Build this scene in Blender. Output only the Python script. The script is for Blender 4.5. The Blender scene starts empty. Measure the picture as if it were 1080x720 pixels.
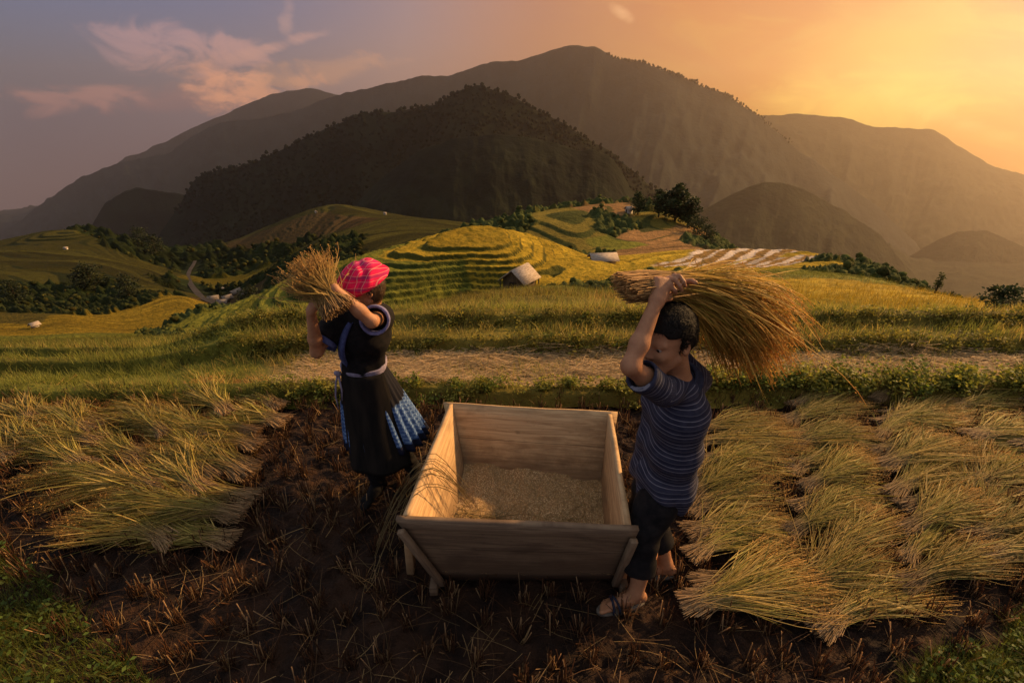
import bpy, math, random
import numpy as np
from mathutils import Vector, Matrix
R_ = math.radians
rng = np.random.default_rng(7)
random.seed(7)
SC = bpy.context.scene
COL = SC.collection

# ------------------------------------------------------------------ camera
CAM_H, FPX = 2.2, 500.0
TH = math.atan(240.0 / FPX)
cd = bpy.data.cameras.new('camera')
cd.sensor_width = 36.0
cd.lens = FPX / 1080.0 * 36.0
cd.clip_start, cd.clip_end = 0.05, 30000.0
cam = bpy.data.objects.new('camera', cd)
cam.location = (0, 0, CAM_H)
cam.rotation_euler = (math.pi / 2 - TH, 0, 0)
COL.objects.link(cam)
SC.camera = cam

# ------------------------------------------------------------------ light, sky, exposure
SUN_AZ, SUN_EL = R_(62), R_(26)          # azimuth clockwise from +Y
GLOW_AZ, GLOW_EL = R_(35.0), R_(1.5)
SUN_STRENGTH = 5.0
sl = bpy.data.lights.new('sun', 'SUN')
sl.energy = SUN_STRENGTH
sl.angle = R_(2.5)
sl.color = (1.0, 0.59, 0.24)
sun = bpy.data.objects.new('sun', sl)
sdir = Vector((math.sin(SUN_AZ) * math.cos(SUN_EL), math.cos(SUN_AZ) * math.cos(SUN_EL), math.sin(SUN_EL)))
sun.rotation_euler = sdir.to_track_quat('Z', 'Y').to_euler()
sun.location = sdir * 200
COL.objects.link(sun)
SC.view_settings.view_transform = 'Standard'
SC.view_settings.look = 'None'
SC.view_settings.exposure = 0.6
SC.view_settings.gamma = 1.0
SC.view_settings.use_curve_mapping = False
SC.cycles.use_denoising = True
SC.cycles.max_bounces = 6
SC.cycles.diffuse_bounces = 3
SC.cycles.volume_bounces = 0
SC.cycles.transparent_max_bounces = 8

class NT:
    """small helper for node trees"""
    def __init__(s, tree):
        s.t = tree
        s.n = tree.nodes
        s.l = tree.links
    def new(s, typ, **kw):
        nd = s.n.new(typ)
        for k, v in kw.items():
            setattr(nd, k, v)
        return nd
    def put(s, sock, v):
        if isinstance(v, bpy.types.NodeSocket):
            s.l.new(v, sock)
        elif v is not None:
            if sock.type == 'RGBA' and not hasattr(v, '__len__'):
                v = (v, v, v, 1)
            elif sock.type == 'RGBA' and len(v) == 3:
                v = (*v, 1)
            sock.default_value = v
    def math(s, op, a, b=None, c=None, clamp=False):
        nd = s.new('ShaderNodeMath', operation=op)
        nd.use_clamp = clamp
        for i, v in enumerate((a, b, c)):
            if v is not None:
                s.put(nd.inputs[i], v)
        return nd.outputs[0]
    def vec(s, op, a, b=None):
        nd = s.new('ShaderNodeVectorMath', operation=op)
        s.put(nd.inputs[0], a)
        if b is not None:
            s.put(nd.inputs[1], b)
        return nd.outputs['Value'] if op in ('DOT_PRODUCT', 'LENGTH', 'DISTANCE') else nd.outputs[0]
    def ss(s, x, e0, e1):
        nd = s.new('ShaderNodeMapRange', interpolation_type='SMOOTHSTEP')
        s.put(nd.inputs[0], x)
        if e0 <= e1:
            nd.inputs[1].default_value, nd.inputs[2].default_value = e0, e1
        else:
            nd.inputs[1].default_value, nd.inputs[2].default_value = e1, e0
            nd.inputs[3].default_value, nd.inputs[4].default_value = 1, 0
        return nd.outputs[0]
    def mix(s, f, a, b, blend='MIX'):
        nd = s.new('ShaderNodeMix', data_type='RGBA', blend_type=blend)
        s.put(nd.inputs[0], f)
        s.put(nd.inputs[6], a)
        s.put(nd.inputs[7], b)
        return nd.outputs[2]
    def ramp(s, f, stops, interp='LINEAR'):
        nd = s.new('ShaderNodeValToRGB')
        cr = nd.color_ramp
        cr.interpolation = interp
        while len(cr.elements) < len(stops):
            cr.elements.new(0.5)
        for e, (p, c) in zip(cr.elements, stops):
            e.position = p
            e.color = (*c, 1) if len(c) == 3 else c
        s.put(nd.inputs[0], f)
        return nd.outputs[0]
    def noise(s, vec, scale, detail=4, rough=0.55, dist=0.0, dim='3D'):
        nd = s.new('ShaderNodeTexNoise')
        nd.noise_dimensions = dim
        if vec is not None:
            s.put(nd.inputs['Vector'], vec)
        nd.inputs['Scale'].default_value = scale
        nd.inputs['Detail'].default_value = detail
        nd.inputs['Roughness'].default_value = rough
        nd.inputs['Distortion'].default_value = dist
        return nd.outputs[0]

world = bpy.data.worlds.new('World')
SC.world = world
world.use_nodes = True
wt = NT(world.node_tree)
wt.n.clear()
d = wt.new('ShaderNodeTexCoord').outputs['Generated']
sep = wt.new('ShaderNodeSeparateXYZ')
wt.l.new(d, sep.inputs[0])
dx, dy, dz = sep.outputs
g = (math.sin(GLOW_AZ) * math.cos(GLOW_EL), math.cos(GLOW_AZ) * math.cos(GLOW_EL), math.sin(GLOW_EL))
ang = wt.math('ARCCOSINE', wt.math('MINIMUM', wt.vec('DOT_PRODUCT', d, g), 0.99999))
az = wt.math('ARCTAN2', dx, dy)
el = wt.math('ARCSINE', dz)
def deg(a):
    return a / 180.0
base = wt.ramp(wt.math('DIVIDE', ang, math.pi), [
    (deg(0), (0.90, 0.56, 0.06)), (deg(4), (0.78, 0.39, 0.02)), (deg(10), (0.64, 0.20, 0.0)),
    (deg(20), (0.58, 0.18, 0.01)), (deg(32), (0.43, 0.16, 0.065)), (deg(46), (0.36, 0.205, 0.17)),
    (deg(60), (0.215, 0.155, 0.175)), (deg(78), (0.135, 0.115, 0.15)), (deg(105), (0.27, 0.26, 0.29)),
    (deg(180), (0.34, 0.34, 0.37))])
# bluer towards the upper left, browner low at the left
blue = wt.math('MULTIPLY', wt.ss(el, 0.03, 0.20), wt.ss(ang, 0.55, 1.25))
c1 = wt.mix(wt.math('MULTIPLY', blue, 0.85), base, (0.105, 0.125, 0.235))
low = wt.math('MULTIPLY', wt.ss(el, 0.06, -0.14), wt.ss(ang, 0.7, 1.2))
c1 = wt.mix(wt.math('MULTIPLY', low, 0.8), c1, (0.235, 0.135, 0.115))
# darker, browner up in the right corner
dk = wt.math('MULTIPLY', wt.ss(az, 0.60, 0.80), wt.ss(el, -0.08, 0.12))
c1 = wt.mix(wt.math('MULTIPLY', dk, 0.85), c1, (0.10, 0.01, 0.0))
# zenith
c1 = wt.mix(wt.ss(el, 0.22, 0.75), c1, (0.46, 0.46, 0.48))
# streaky cloud near the glow
comb = wt.new('ShaderNodeCombineXYZ')
wt.put(comb.inputs[0], az); wt.put(comb.inputs[1], wt.math('MULTIPLY', wt.math('ADD', el, wt.math('MULTIPLY', az, 0.16)), 3.2)); comb.inputs[2].default_value = 3.1
n1 = wt.noise(comb.outputs[0], 5.0, 7, 0.58, 0.8)
streak = wt.ss(n1, 0.44, 0.72)
near = wt.ss(ang, 0.6, 0.05)
c2 = wt.mix(wt.math('MULTIPLY', wt.math('MULTIPLY', streak, near), 0.7), c1, (0.74, 0.39, 0.03))
n2 = wt.noise(comb.outputs[0], 2.6, 5, 0.5, 0.3)
dark = wt.math('MULTIPLY', wt.ss(n2, 0.62, 0.38), wt.ss(ang, 0.9, 0.25))
c2 = wt.mix(wt.math('MULTIPLY', dark, 0.30), c2, (0.48, 0.18, 0.04))
# pink cumulus and wisps on the left: (azimuth, elevation, half width, half height, strength, tint)
comb2 = wt.new('ShaderNodeCombineXYZ')
wt.put(comb2.inputs[0], az); wt.put(comb2.inputs[1], wt.math('MULTIPLY', el, 1.7)); comb2.inputs[2].default_value = 7.7
nc = wt.noise(comb2.outputs[0], 26.0, 8, 0.62, 0.3)
nw = wt.noise(comb2.outputs[0], 11.0, 8, 0.62, 1.0)
def pxdir(px, py):
    u, w = (px - 540) / FPX, -(py - 360) / FPX
    v = Vector((u, math.cos(TH) + w * math.sin(TH), -math.sin(TH) + w * math.cos(TH)))
    v.normalize()
    return math.atan2(v.x, v.y), math.asin(v.z)
def cloud(prev, px, py, hw, hh, tint, amt, rot=0.0, nz=nc, k=2.2):
    a0, e0 = pxdir(px, py)
    ex = wt.math('SUBTRACT', az, a0)
    ey = wt.math('SUBTRACT', wt.math('SUBTRACT', el, e0), wt.math('MULTIPLY', ex, rot))
    q = wt.math('ADD', wt.math('POWER', wt.math('ABSOLUTE', wt.math('DIVIDE', ex, hw)), 2.0),
                wt.math('POWER', wt.math('ABSOLUTE', wt.math('DIVIDE', ey, hh)), 2.0))
    q = wt.math('ADD', q, wt.math('MULTIPLY', wt.math('SUBTRACT', nz, 0.5), -k * 4))
    m = wt.math('MULTIPLY', wt.ss(q, 1.55, -0.75), amt)
    return wt.mix(m, prev, tint)
c3 = cloud(c2, 170, 50, 0.085, 0.034, (0.42, 0.24, 0.25), 0.95, 0.1, nw)
c3 = cloud(c3, 215, 62, 0.10, 0.022, (0.52, 0.27, 0.24), 0.9, 0.2, nw)
c3 = cloud(c3, 150, 104, 0.16, 0.022, (0.26, 0.145, 0.15), 0.95, 0.05, nw)
c3 = cloud(c3, 92, 106, 0.075, 0.018, (0.46, 0.22, 0.19), 0.85, 0.12, nw)
c3 = cloud(c3, 236, 92, 0.06, 0.038, (0.90, 0.38, 0.21), 1.0, -0.1, nc, 1.3)
c3 = cloud(c3, 266, 99, 0.055, 0.028, (0.90, 0.39, 0.21), 1.0, 0.0, nc, 1.3)
c3 = cloud(c3, 306, 90, 0.06, 0.014, (0.74, 0.33, 0.19), 0.8, 0.25, nc)
c3 = cloud(c3, 288, 50, 0.09, 0.009, (0.62, 0.31, 0.24), 0.75, 0.3, nw, 1.5)
c3 = cloud(c3, 302, 22, 0.014, 0.02, (0.50, 0.28, 0.24), 0.6, 0.9, nw, 1.4)
c3 = cloud(c3, 655, 14, 0.02, 0.010, (1.0, 0.52, 0.20), 0.8, -0.4, nw, 1.2)
c3 = cloud(c3, 345, 75, 0.12, 0.02, (0.68, 0.32, 0.17), 0.5, 0.15, nw)
c3 = cloud(c3, 985, 118, 0.09, 0.014, (0.80, 0.50, 0.12), 0.9, -0.35, nw, 1.2)
c3 = cloud(c3, 925, 30, 0.13, 0.024, (0.72, 0.42, 0.05), 0.35, 0.1, nw, 1.5)
c3 = cloud(c3, 925, 104, 0.17, 0.045, (1.15, 0.72, 0.10), 0.8, 0.0, nw, .8)
sky = wt.new('ShaderNodeTexSky')
sky.sky_type = 'NISHITA'
sky.sun_disc = False
sky.sun_elevation = SUN_EL
sky.sun_rotation = SUN_AZ
sky.air_density, sky.dust_density = 1.0, 2.0
b1 = wt.new('ShaderNodeBackground'); wt.l.new(sky.outputs[0], b1.inputs[0]); b1.inputs[1].default_value = 0.01
b2 = wt.new('ShaderNodeBackground'); wt.l.new(c3, b2.inputs[0]); b2.inputs[1].default_value = 0.74
mx = wt.new('ShaderNodeAddShader')
wt.l.new(b1.outputs[0], mx.inputs[0]); wt.l.new(b2.outputs[0], mx.inputs[1])
wo = wt.new('ShaderNodeOutputWorld'); wt.l.new(mx.outputs[0], wo.inputs[0])

# ------------------------------------------------------------------ helpers
CT, ST = math.cos(TH), math.sin(TH)
def P(px, py, Y):
    """world point that lies at ground distance Y in the photograph's direction (px, py)"""
    u, w = (px - 540) / FPX, -(py - 360) / FPX
    dyy, dzz = CT + w * ST, -ST + w * CT
    k = Y / dyy
    return np.array((u * k, Y, CAM_H + dzz * k))
def PZ(px, py, z=0.0):
    u, w = (px - 540) / FPX, -(py - 360) / FPX
    dyy, dzz = CT + w * ST, -ST + w * CT
    k = (z - CAM_H) / dzz
    return np.array((u * k, dyy * k, z))

def sstep(x, a, b):
    t = np.clip((x - a) / (b - a), 0, 1)
    return t * t * (3 - 2 * t)

_perm = np.random.default_rng(3).permutation(4096)
def _h(ix, iy):
    return _perm[(ix + _perm[iy & 4095]) & 4095] / 4096.0
def vnoise(x, y):
    ix, iy = np.floor(x).astype(np.int64), np.floor(y).astype(np.int64)
    fx, fy = x - ix, y - iy
    fx = fx * fx * fx * (fx * (fx * 6 - 15) + 10); fy = fy * fy * fy * (fy * (fy * 6 - 15) + 10)
    a, b = _h(ix, iy), _h(ix + 1, iy)
    c, e = _h(ix, iy + 1), _h(ix + 1, iy + 1)
    return (a * (1 - fx) + b * fx) * (1 - fy) + (c * (1 - fx) + e * fx) * fy - 0.5
def fbm(x, y, octv=5, lac=2.03, gain=0.5):
    s, a = 0.0, 1.0
    for i in range(octv):
        s = s + a * vnoise(x + 17.3 * i, y - 9.1 * i)
        x, y, a = x * lac, y * lac, a * gain
    return s
def ridged(x, y, octv=5):
    s, a = 0.0, 1.0
    for i in range(octv):
        s = s + a * (0.5 - np.abs(vnoise(x + 11.7 * i, y + 5.3 * i)) * 2)
        x, y, a = x * 2.05, y * 2.05, a * 0.5
    return s

def mesh_obj(name, V, F, mat, parent=None, col=None, smooth=True, attrs=None):
    """V (n,3); F list of (m,3)/(m,4) arrays; links ONE mesh object"""
    me = bpy.data.meshes.new(name)
    V = np.ascontiguousarray(V, dtype=np.float32)
    if not isinstance(F, (list, tuple)):
        F = [F]
    F = [np.asarray(f, dtype=np.int32) for f in F if len(f)]
    loops = np.concatenate([f.ravel() for f in F])
    tot = np.concatenate([np.full(len(f), f.shape[1], dtype=np.int32) for f in F])
    st = np.concatenate(([0], np.cumsum(tot)[:-1])).astype(np.int32)
    me.vertices.add(len(V)); me.vertices.foreach_set('co', V.ravel())
    me.loops.add(len(loops)); me.loops.foreach_set('vertex_index', loops)
    me.polygons.add(len(tot)); me.polygons.foreach_set('loop_start', st)
    try:
        me.polygons.foreach_set('loop_total', tot)
    except Exception:
        pass
    if col is not None:
        a = me.color_attributes.new('Col', 'FLOAT_COLOR', 'POINT')
        c4 = np.ones((len(V), 4), dtype=np.float32); c4[:, :3] = col
        a.data.foreach_set('color', c4.ravel())
    for k, v in (attrs or {}).items():
        a = me.attributes.new(k, 'FLOAT', 'POINT')
        a.data.foreach_set('value', np.ascontiguousarray(v, dtype=np.float32))
    me.update(calc_edges=True)
    me.validate()
    if smooth:
        me.polygons.foreach_set('use_smooth', np.ones(len(me.polygons), dtype=bool))
    me.materials.append(mat)
    ob = bpy.data.objects.new(name, me)
    COL.objects.link(ob)
    if parent is not None:
        ob.parent = parent
    return ob

def tag(o, label, cat, group=None, kind=None):
    o['label'] = label
    o['category'] = cat
    if group: o['group'] = group
    if kind: o['kind'] = kind
    return o
def setting(o, label, cat, kind='structure'):
    return tag(o, label, cat, None, kind)
def thing(name, label, cat, loc=(0, 0, 0), rotz=0.0, group=None):
    o = bpy.data.objects.new(name, None)
    o.empty_display_size = 0.1
    o.location = loc; o.rotation_euler = (0, 0, rotz)
    COL.objects.link(o)
    return tag(o, label, cat, group)
def copy_tree(o, parent=None):
    c = o.copy(); COL.objects.link(c)
    c.parent = parent
    for ch in list(o.children):
        copy_tree(ch, c)
    return c

class MB:
    """collects pieces, each its own verts and faces, into one mesh"""
    def __init__(s): s.V, s.F3, s.F4, s.C, s.n = [], [], [], [], 0
    def add(s, V, F, c=None):
        V = np.asarray(V, dtype=np.float64)
        for f in (F if isinstance(F, list) else [F]):
            f = np.asarray(f)
            if not len(f): continue
            (s.F3 if f.shape[1] == 3 else s.F4).append(f + s.n)
        s.V.append(V)
        if c is not None:
            s.C.append(np.broadcast_to(np.asarray(c, dtype=float), (len(V), 3)))
        s.n += len(V)
    def box(s, c, size, rot=None, bev=0.0, col=None):
        hx, hy, hz = [q / 2 for q in size]
        if bev <= 0:
            V = np.array([(x, y, z) for x in (-hx, hx) for y in (-hy, hy) for z in (-hz, hz)])
            F = np.array([(0, 1, 3, 2), (4, 6, 7, 5), (0, 4, 5, 1), (2, 3, 7, 6), (0, 2, 6, 4), (1, 5, 7, 3)])
        else:
            b = min(bev, hx * .9, hy * .9, hz * .9)
            V = []; idx = {}
            for sx in (-1, 1):
                for sy in (-1, 1):
                    for sz in (-1, 1):
                        for ax in range(3):
                            p = [sx * (hx - b), sy * (hy - b), sz * (hz - b)]
                            p[ax] = (sx, sy, sz)[ax] * (hx, hy, hz)[ax]
                            idx[(sx, sy, sz, ax)] = len(V); V.append(p)
            F4, F3 = [], []
            for ax in range(3):
                o1, o2 = [q for q in range(3) if q != ax]
                for sg in (-1, 1):
                    q = []
                    for (a, bb) in ((-1, -1), (1, -1), (1, 1), (-1, 1)):
                        t = [0, 0, 0]; t[ax] = sg; t[o1] = a; t[o2] = bb
                        q.append(idx[(*t, ax)])
                    F4.append(q)
                for a in (-1, 1):
                    for bb in (-1, 1):
                        q = []
                        for (sg, wx) in ((-1, o1), (1, o1), (1, o2), (-1, o2)):
                            t = [0, 0, 0]; t[ax] = sg; t[o1] = a; t[o2] = bb
                            q.append(idx[(*t, wx)])
                        F4.append(q)
            for sx in (-1, 1):
                for sy in (-1, 1):
                    for sz in (-1, 1):
                        F3.append([idx[(sx, sy, sz, q)] for q in range(3)])
            V = np.array(V); F = [np.array(F4), np.array(F3)]
        if rot is not None:
            V = V @ np.array(rot).T
        s.add(V + np.asarray(c), F, col)
    def tube(s, pts, rad, n=8, cap=True, col=None):
        V, F = tube_geo(np.asarray(pts, float), rad, n, cap)
        s.add(V, F, col)
    def build(s, name, mat, parent=None, smooth=False, recalc=True):
        F = []
        if s.F4: F.append(np.concatenate(s.F4))
        if s.F3: F.append(np.concatenate(s.F3))
        o = mesh_obj(name, np.concatenate(s.V), F, mat, parent, np.concatenate(s.C) if s.C else None, smooth)
        if recalc:
            import bmesh
            bm = bmesh.new(); bm.from_mesh(o.data)
            bmesh.ops.recalc_face_normals(bm, faces=bm.faces)
            bm.to_mesh(o.data); bm.free()
        return o
def tube_geo(pts, rad, n=8, cap=True):
    m = len(pts)
    rad = np.broadcast_to(np.asarray(rad, float), (m,))
    tg = np.gradient(pts, axis=0); tg /= np.linalg.norm(tg, axis=1)[:, None] + 1e-12
    ref = np.array((0, 0, 1.0)) if abs(tg[0, 2]) < .9 else np.array((1.0, 0, 0))
    V = []
    for i in range(m):
        a = np.cross(tg[i], ref); a /= np.linalg.norm(a) + 1e-12
        b = np.cross(a, tg[i]); ref = b
        th = np.arange(n) * 2 * math.pi / n
        V.append(pts[i] + rad[i] * (np.cos(th)[:, None] * a + np.sin(th)[:, None] * b))
    V = np.concatenate(V)
    F = [(i * n + j, i * n + (j + 1) % n, (i + 1) * n + (j + 1) % n, (i + 1) * n + j) for i in range(m - 1) for j in range(n)]
    Fs = [np.array(F)]
    if cap:
        V = np.concatenate((V, pts[:1], pts[-1:])); k = m * n
        Fs.append(np.array([(k, (j + 1) % n, j) for j in range(n)] + [(k + 1, (m - 1) * n + j, (m - 1) * n + (j + 1) % n) for j in range(n)]))
    return V, Fs
def grid_faces(nu, nv):
    i = np.arange(nu - 1)[:, None] * nv + np.arange(nv - 1)[None, :]
    i = i.ravel()
    return np.stack((i, i + nv, i + nv + 1, i + 1), 1)

# ------------------------------------------------------------------ materials
def material(name, build, rough=0.8, spec=0.3, bump=None, translucent=0.0, sss=0.0):
    m = bpy.data.materials.new(name)
    m.use_nodes = True
    t = NT(m.node_tree)
    bs = t.n['Principled BSDF']
    out = t.n['Material Output']
    c = build(t)
    t.put(bs.inputs['Base Color'], c)
    t.put(bs.inputs['Roughness'], rough)
    bs.inputs['Specular IOR Level'].default_value = spec
    if sss:
        bs.inputs['Subsurface Weight'].default_value = sss
        bs.inputs['Subsurface Radius'].default_value = (1.0, 0.35, 0.2)
        bs.inputs['Subsurface Scale'].default_value = 0.012
    if bump:
        b = t.new('ShaderNodeBump')
        scale, strength, distn = bump[:3]
        co = t.new('ShaderNodeTexCoord').outputs['Object']
        if len(bump) > 3:
            co = t.vec('MULTIPLY', co, bump[3])
        b.inputs['Strength'].default_value = strength
        b.inputs['Distance'].default_value = distn
        t.l.new(t.noise(co, scale, 6, 0.6), b.inputs['Height'])
        t.l.new(b.outputs[0], bs.inputs['Normal'])
    if translucent:
        tr = t.new('ShaderNodeBsdfTranslucent')
        t.put(tr.inputs[0], c)
        ms = t.new('ShaderNodeMixShader'); ms.inputs[0].default_value = translucent
        t.l.new(bs.outputs[0], ms.inputs[1]); t.l.new(tr.outputs[0], ms.inputs[2])
        t.l.new(ms.outputs[0], out.inputs[0])
    return m
def obco(t): return t.new('ShaderNodeTexCoord').outputs['Object']
def attr(t, n): return t.new('ShaderNodeAttribute', attribute_name=n)
def two(a, b, scale, lo=0.35, hi=0.65, stretch=None, detail=5):
    def f(t):
        co = obco(t)
        if stretch: co = t.vec('MULTIPLY', co, stretch)
        return t.mix(t.ss(t.noise(co, scale, detail, 0.6), lo, hi), a, b)
    return f
def vcol(scale=0.0, amt=0.25, stretch=None):
    def f(t):
        c = attr(t, 'Col').outputs['Color']
        if scale:
            co = obco(t)
            if stretch: co = t.vec('MULTIPLY', co, stretch)
            n = t.noise(co, scale, 6, 0.6)
            k = t.math('ADD', t.math('MULTIPLY', t.math('SUBTRACT', n, 0.5), amt * 4), 1.0)
            c = t.mix(1.0, c, t.new('ShaderNodeCombineColor').outputs[0] if False else k, 'MULTIPLY')
        return c
    return f
M = {}
def strawcol(t):
    k = t.math('ADD', t.math('MULTIPLY', t.new('ShaderNodeObjectInfo').outputs['Random'], .45), .72)
    return t.mix(1.0, attr(t, 'Col').outputs['Color'], k, 'MULTIPLY')
M['straw'] = material('straw', strawcol, 0.65, 0.25, translucent=0.35)
M['grass'] = material('grass', vcol(), 0.6, 0.3, translucent=0.55)
M['soil'] = material('soil', two((0.012, 0.006, 0.004), (0.044, 0.021, 0.011), 5.0), 0.85, 0.2, bump=(60.0, 1.0, 0.03))
M['fields'] = material('fields', vcol(2.2, 0.22), 0.9, 0.1, bump=(9.0, 0.6, 0.08))
M['fields_far'] = material('fields_far', vcol(0.35, 0.28), 0.95, 0.05, bump=(0.9, 0.8, 0.9))
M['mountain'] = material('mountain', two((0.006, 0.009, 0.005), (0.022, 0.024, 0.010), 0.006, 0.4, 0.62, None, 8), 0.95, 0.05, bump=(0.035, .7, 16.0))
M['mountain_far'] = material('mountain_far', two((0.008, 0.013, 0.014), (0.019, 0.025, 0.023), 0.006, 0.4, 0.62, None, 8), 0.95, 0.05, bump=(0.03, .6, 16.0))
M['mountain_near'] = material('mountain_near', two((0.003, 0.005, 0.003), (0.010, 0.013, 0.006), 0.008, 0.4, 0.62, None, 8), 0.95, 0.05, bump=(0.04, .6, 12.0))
M['forest'] = material('forest', two((0.003, 0.006, 0.003), (0.009, 0.012, 0.005), 0.02), 0.95, 0.05)

# ================================================================== TERRAIN
# control points of the hillside: photograph direction, ground distance, crop
G_, Y_, B_, D_, W_, O_, K_ = range(7)   # green, golden, stubble, dark scrub, water (reflection painted pale), olive, dry grass
CROP = np.array([(0.110, 0.108, 0.016), (0.28, 0.19, 0.018), (0.19, 0.105, 0.04), (0.042, 0.052, 0.016),
                 (0.44, 0.36, 0.28), (0.125, 0.098, 0.018), (0.23, 0.15, 0.04)])
CP = [
 # centre, near slope
 (540,335,5.3,O_),(540,325,6.5,O_),(540,316,9,O_),(540,308,14,O_),(560,303,25,G_),(640,312,13,G_),(700,318,9,K_),(620,303,26,D_),(690,293,26,D_),
 (430,338,6.5,O_),(430,334,9,O_),(350,343,6.5,O_),(350,341,10,G_),(280,352,7,G_),(280,350,11,G_),
 # left edge meadow
 (220,372,7,G_),(120,388,5.4,G_),(120,372,9,G_),(120,360,15,G_),(0,392,5.4,G_),(0,378,9,G_),(0,366,15,G_),(-200,400,6,G_),(-200,380,14,G_),(-500,420,6,G_),(-500,390,15,G_),
 (200,360,14,G_),(260,352,22,G_),
 # right near
 (760,325,8,O_),(860,345,6.3,O_),(870,327,10.5,B_),(950,347,6.4,O_),(950,331,9.5,B_),(1080,352,6.6,O_),(1080,335,10.5,Y_),(1000,333,10,B_),
 (900,318,13.5,Y_),(1000,324,12.5,Y_),(870,300,22,Y_),(930,304,21,Y_),(1000,313,19,Y_),(1080,323,17,Y_),(1250,345,15,Y_),(1250,370,7,O_),(1500,400,8,O_),(1500,380,15,Y_),
 (845,288,30,G_),(880,290,30,G_),
 # hut saddle and golden field
 (548,304,45,Y_),(500,318,44,G_),(590,296,44,Y_),(640,287,46,Y_),(600,272,55,Y_),(640,277,56,Y_),(660,276,60,Y_),(700,269,62,Y_),(700,282,42,Y_),(740,286,34,Y_),(600,285,50,Y_),
 # ground round the terraced hill (the hill itself is added in height())
 (430,318,47,G_),(470,326,45,O_),(500,318,46,G_),(545,302,48,Y_),(560,284,54,Y_),(585,276,57,Y_),(410,330,46,G_),(385,322,50,G_),
 (400,334,44,G_),(440,338,41,G_),(360,320,52,D_),(480,288,66,D_),(560,272,74,D_),(400,300,72,D_),(520,275,82,D_),(440,290,70,D_),
 # back terraces under the trees
 (560,262,96,O_),(600,262,94,O_),(650,256,97,G_),(540,240,112,D_),(580,224,121,O_),(640,216,128,B_),(610,240,107,O_),(570,245,106,O_),(650,238,112,D_),(700,228,122,O_),(740,246,112,B_),(680,246,107,B_),(690,260,92,B_),
 (620,214,140,D_),(700,218,133,D_),(545,226,126,D_),(760,262,100,D_),(780,270,120,D_),(640,235,190,D_),(720,260,190,D_),(560,250,180,D_),
 # water terraces on the right shoulder
 (745,276,55,W_),(790,276,53,W_),(835,275,50,W_),(770,264,62,W_),(810,263,61,W_),(840,264,59,W_),(800,300,100,D_),(860,268,54,Y_),(880,272,48,D_),(920,280,43,D_),(965,300,36,D_),(900,285,36,D_),(870,277,40,Y_),
 (950,335,80,D_),(1080,352,60,D_),(1010,330,40,D_),(1080,336,28,D_),(1250,370,40,D_),(880,320,110,D_),(1100,400,200,D_),(1500,420,60,D_),
 # left valley
 (100,352,60,G_),(0,356,60,G_),(200,350,60,D_),(-200,365,50,G_),(30,347,90,Y_),(120,344,97,Y_),(190,330,112,Y_),(70,335,100,Y_),(205,315,132,Y_),(150,328,118,Y_),(20,335,105,O_),
 (250,340,75,D_),(290,330,68,D_),(270,322,95,D_),
 (60,312,168,D_),(0,302,178,D_),(110,303,185,D_),(150,311,150,D_),(30,322,140,D_),(100,325,135,D_),
 (0,285,214,O_),(50,286,212,O_),(130,294,200,O_),(178,307,172,O_),(90,290,206,O_),
 (0,256,330,O_),(50,243,360,O_),(100,243,385,D_),(140,255,380,D_),(170,272,350,D_),(60,265,290,O_),(120,275,270,O_),
 (200,278,330,D_),(215,306,215,D_),(238,320,165,B_),(240,306,205,D_),(255,296,240,Y_),(235,330,130,D_),
 (50,290,560,D_),(120,290,560,D_),(-150,258,330,O_),(-150,300,170,D_),(-400,300,300,D_),(-400,370,80,D_),
 (300,318,72,D_),(290,300,100,G_),(320,300,84,G_),(310,275,160,D_),(260,280,300,D_),(330,262,200,D_),(340,292,90,G_),
 (370,270,150,D_),(400,262,150,O_),(440,246,190,O_),(380,244,260,O_),(330,236,380,B_),(400,226,420,O_),(350,215,480,O_),(460,232,330,O_),
 (300,300,900,D_),(540,300,900,D_),(800,320,500,D_),(1100,420,700,D_),(0,330,900,D_),(-400,350,900,D_),(1500,450,500,D_),
]
CP = np.array(CP, dtype=float)
cu, cl, cs = [], [], []
for px, py, Y, c in CP:
    p = P(px, py, Y)
    cu.append(p[0] / p[1]); cl.append(math.log(Y)); cs.append((p[2] - CAM_H) / Y)
cu, cl, cs = map(np.array, (cu, cl, cs))
LW = 0.55
def _phi(r2):
    r2 = np.maximum(r2, 1e-12)
    return 0.5 * r2 * np.log(r2)
_n = len(CP)
_r2 = (cu[:, None] - cu[None]) ** 2 + (LW * (cl[:, None] - cl[None])) ** 2
_A = np.zeros((_n + 3, _n + 3))
_A[:_n, :_n] = _phi(_r2) + np.eye(_n) * 1e-4
_A[:_n, _n] = _A[_n, :_n] = 1; _A[:_n, _n + 1] = _A[_n + 1, :_n] = cu; _A[:_n, _n + 2] = _A[_n + 2, :_n] = LW * cl
_w = np.linalg.solve(_A, np.concatenate((cs, np.zeros(3))))
def rbf(u, l):
    out = np.empty(u.shape); uf, lf, of = u.ravel(), l.ravel(), out.ravel()
    for i in range(0, len(uf), 40000):
        a, b = uf[i:i + 40000], lf[i:i + 40000]
        r2 = (a[:, None] - cu) ** 2 + (LW * (b[:, None] - cl)) ** 2
        of[i:i + 40000] = _phi(r2) @ _w[:_n] + _w[_n] + _w[_n + 1] * a + _w[_n + 2] * LW * b
    return of.reshape(u.shape)
def nearest_crop(u, l):
    cls = CP[:, 3].astype(int)
    uf, lf = u.ravel(), l.ravel(); o = np.empty(len(uf), int)
    for i in range(0, len(uf), 40000):
        r2 = (uf[i:i + 40000, None] - cu) ** 2 + (LW * 1.6 * (lf[i:i + 40000, None] - cl)) ** 2
        o[i:i + 40000] = cls[np.argmin(r2, 1)]
    return o.reshape(u.shape)

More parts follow.
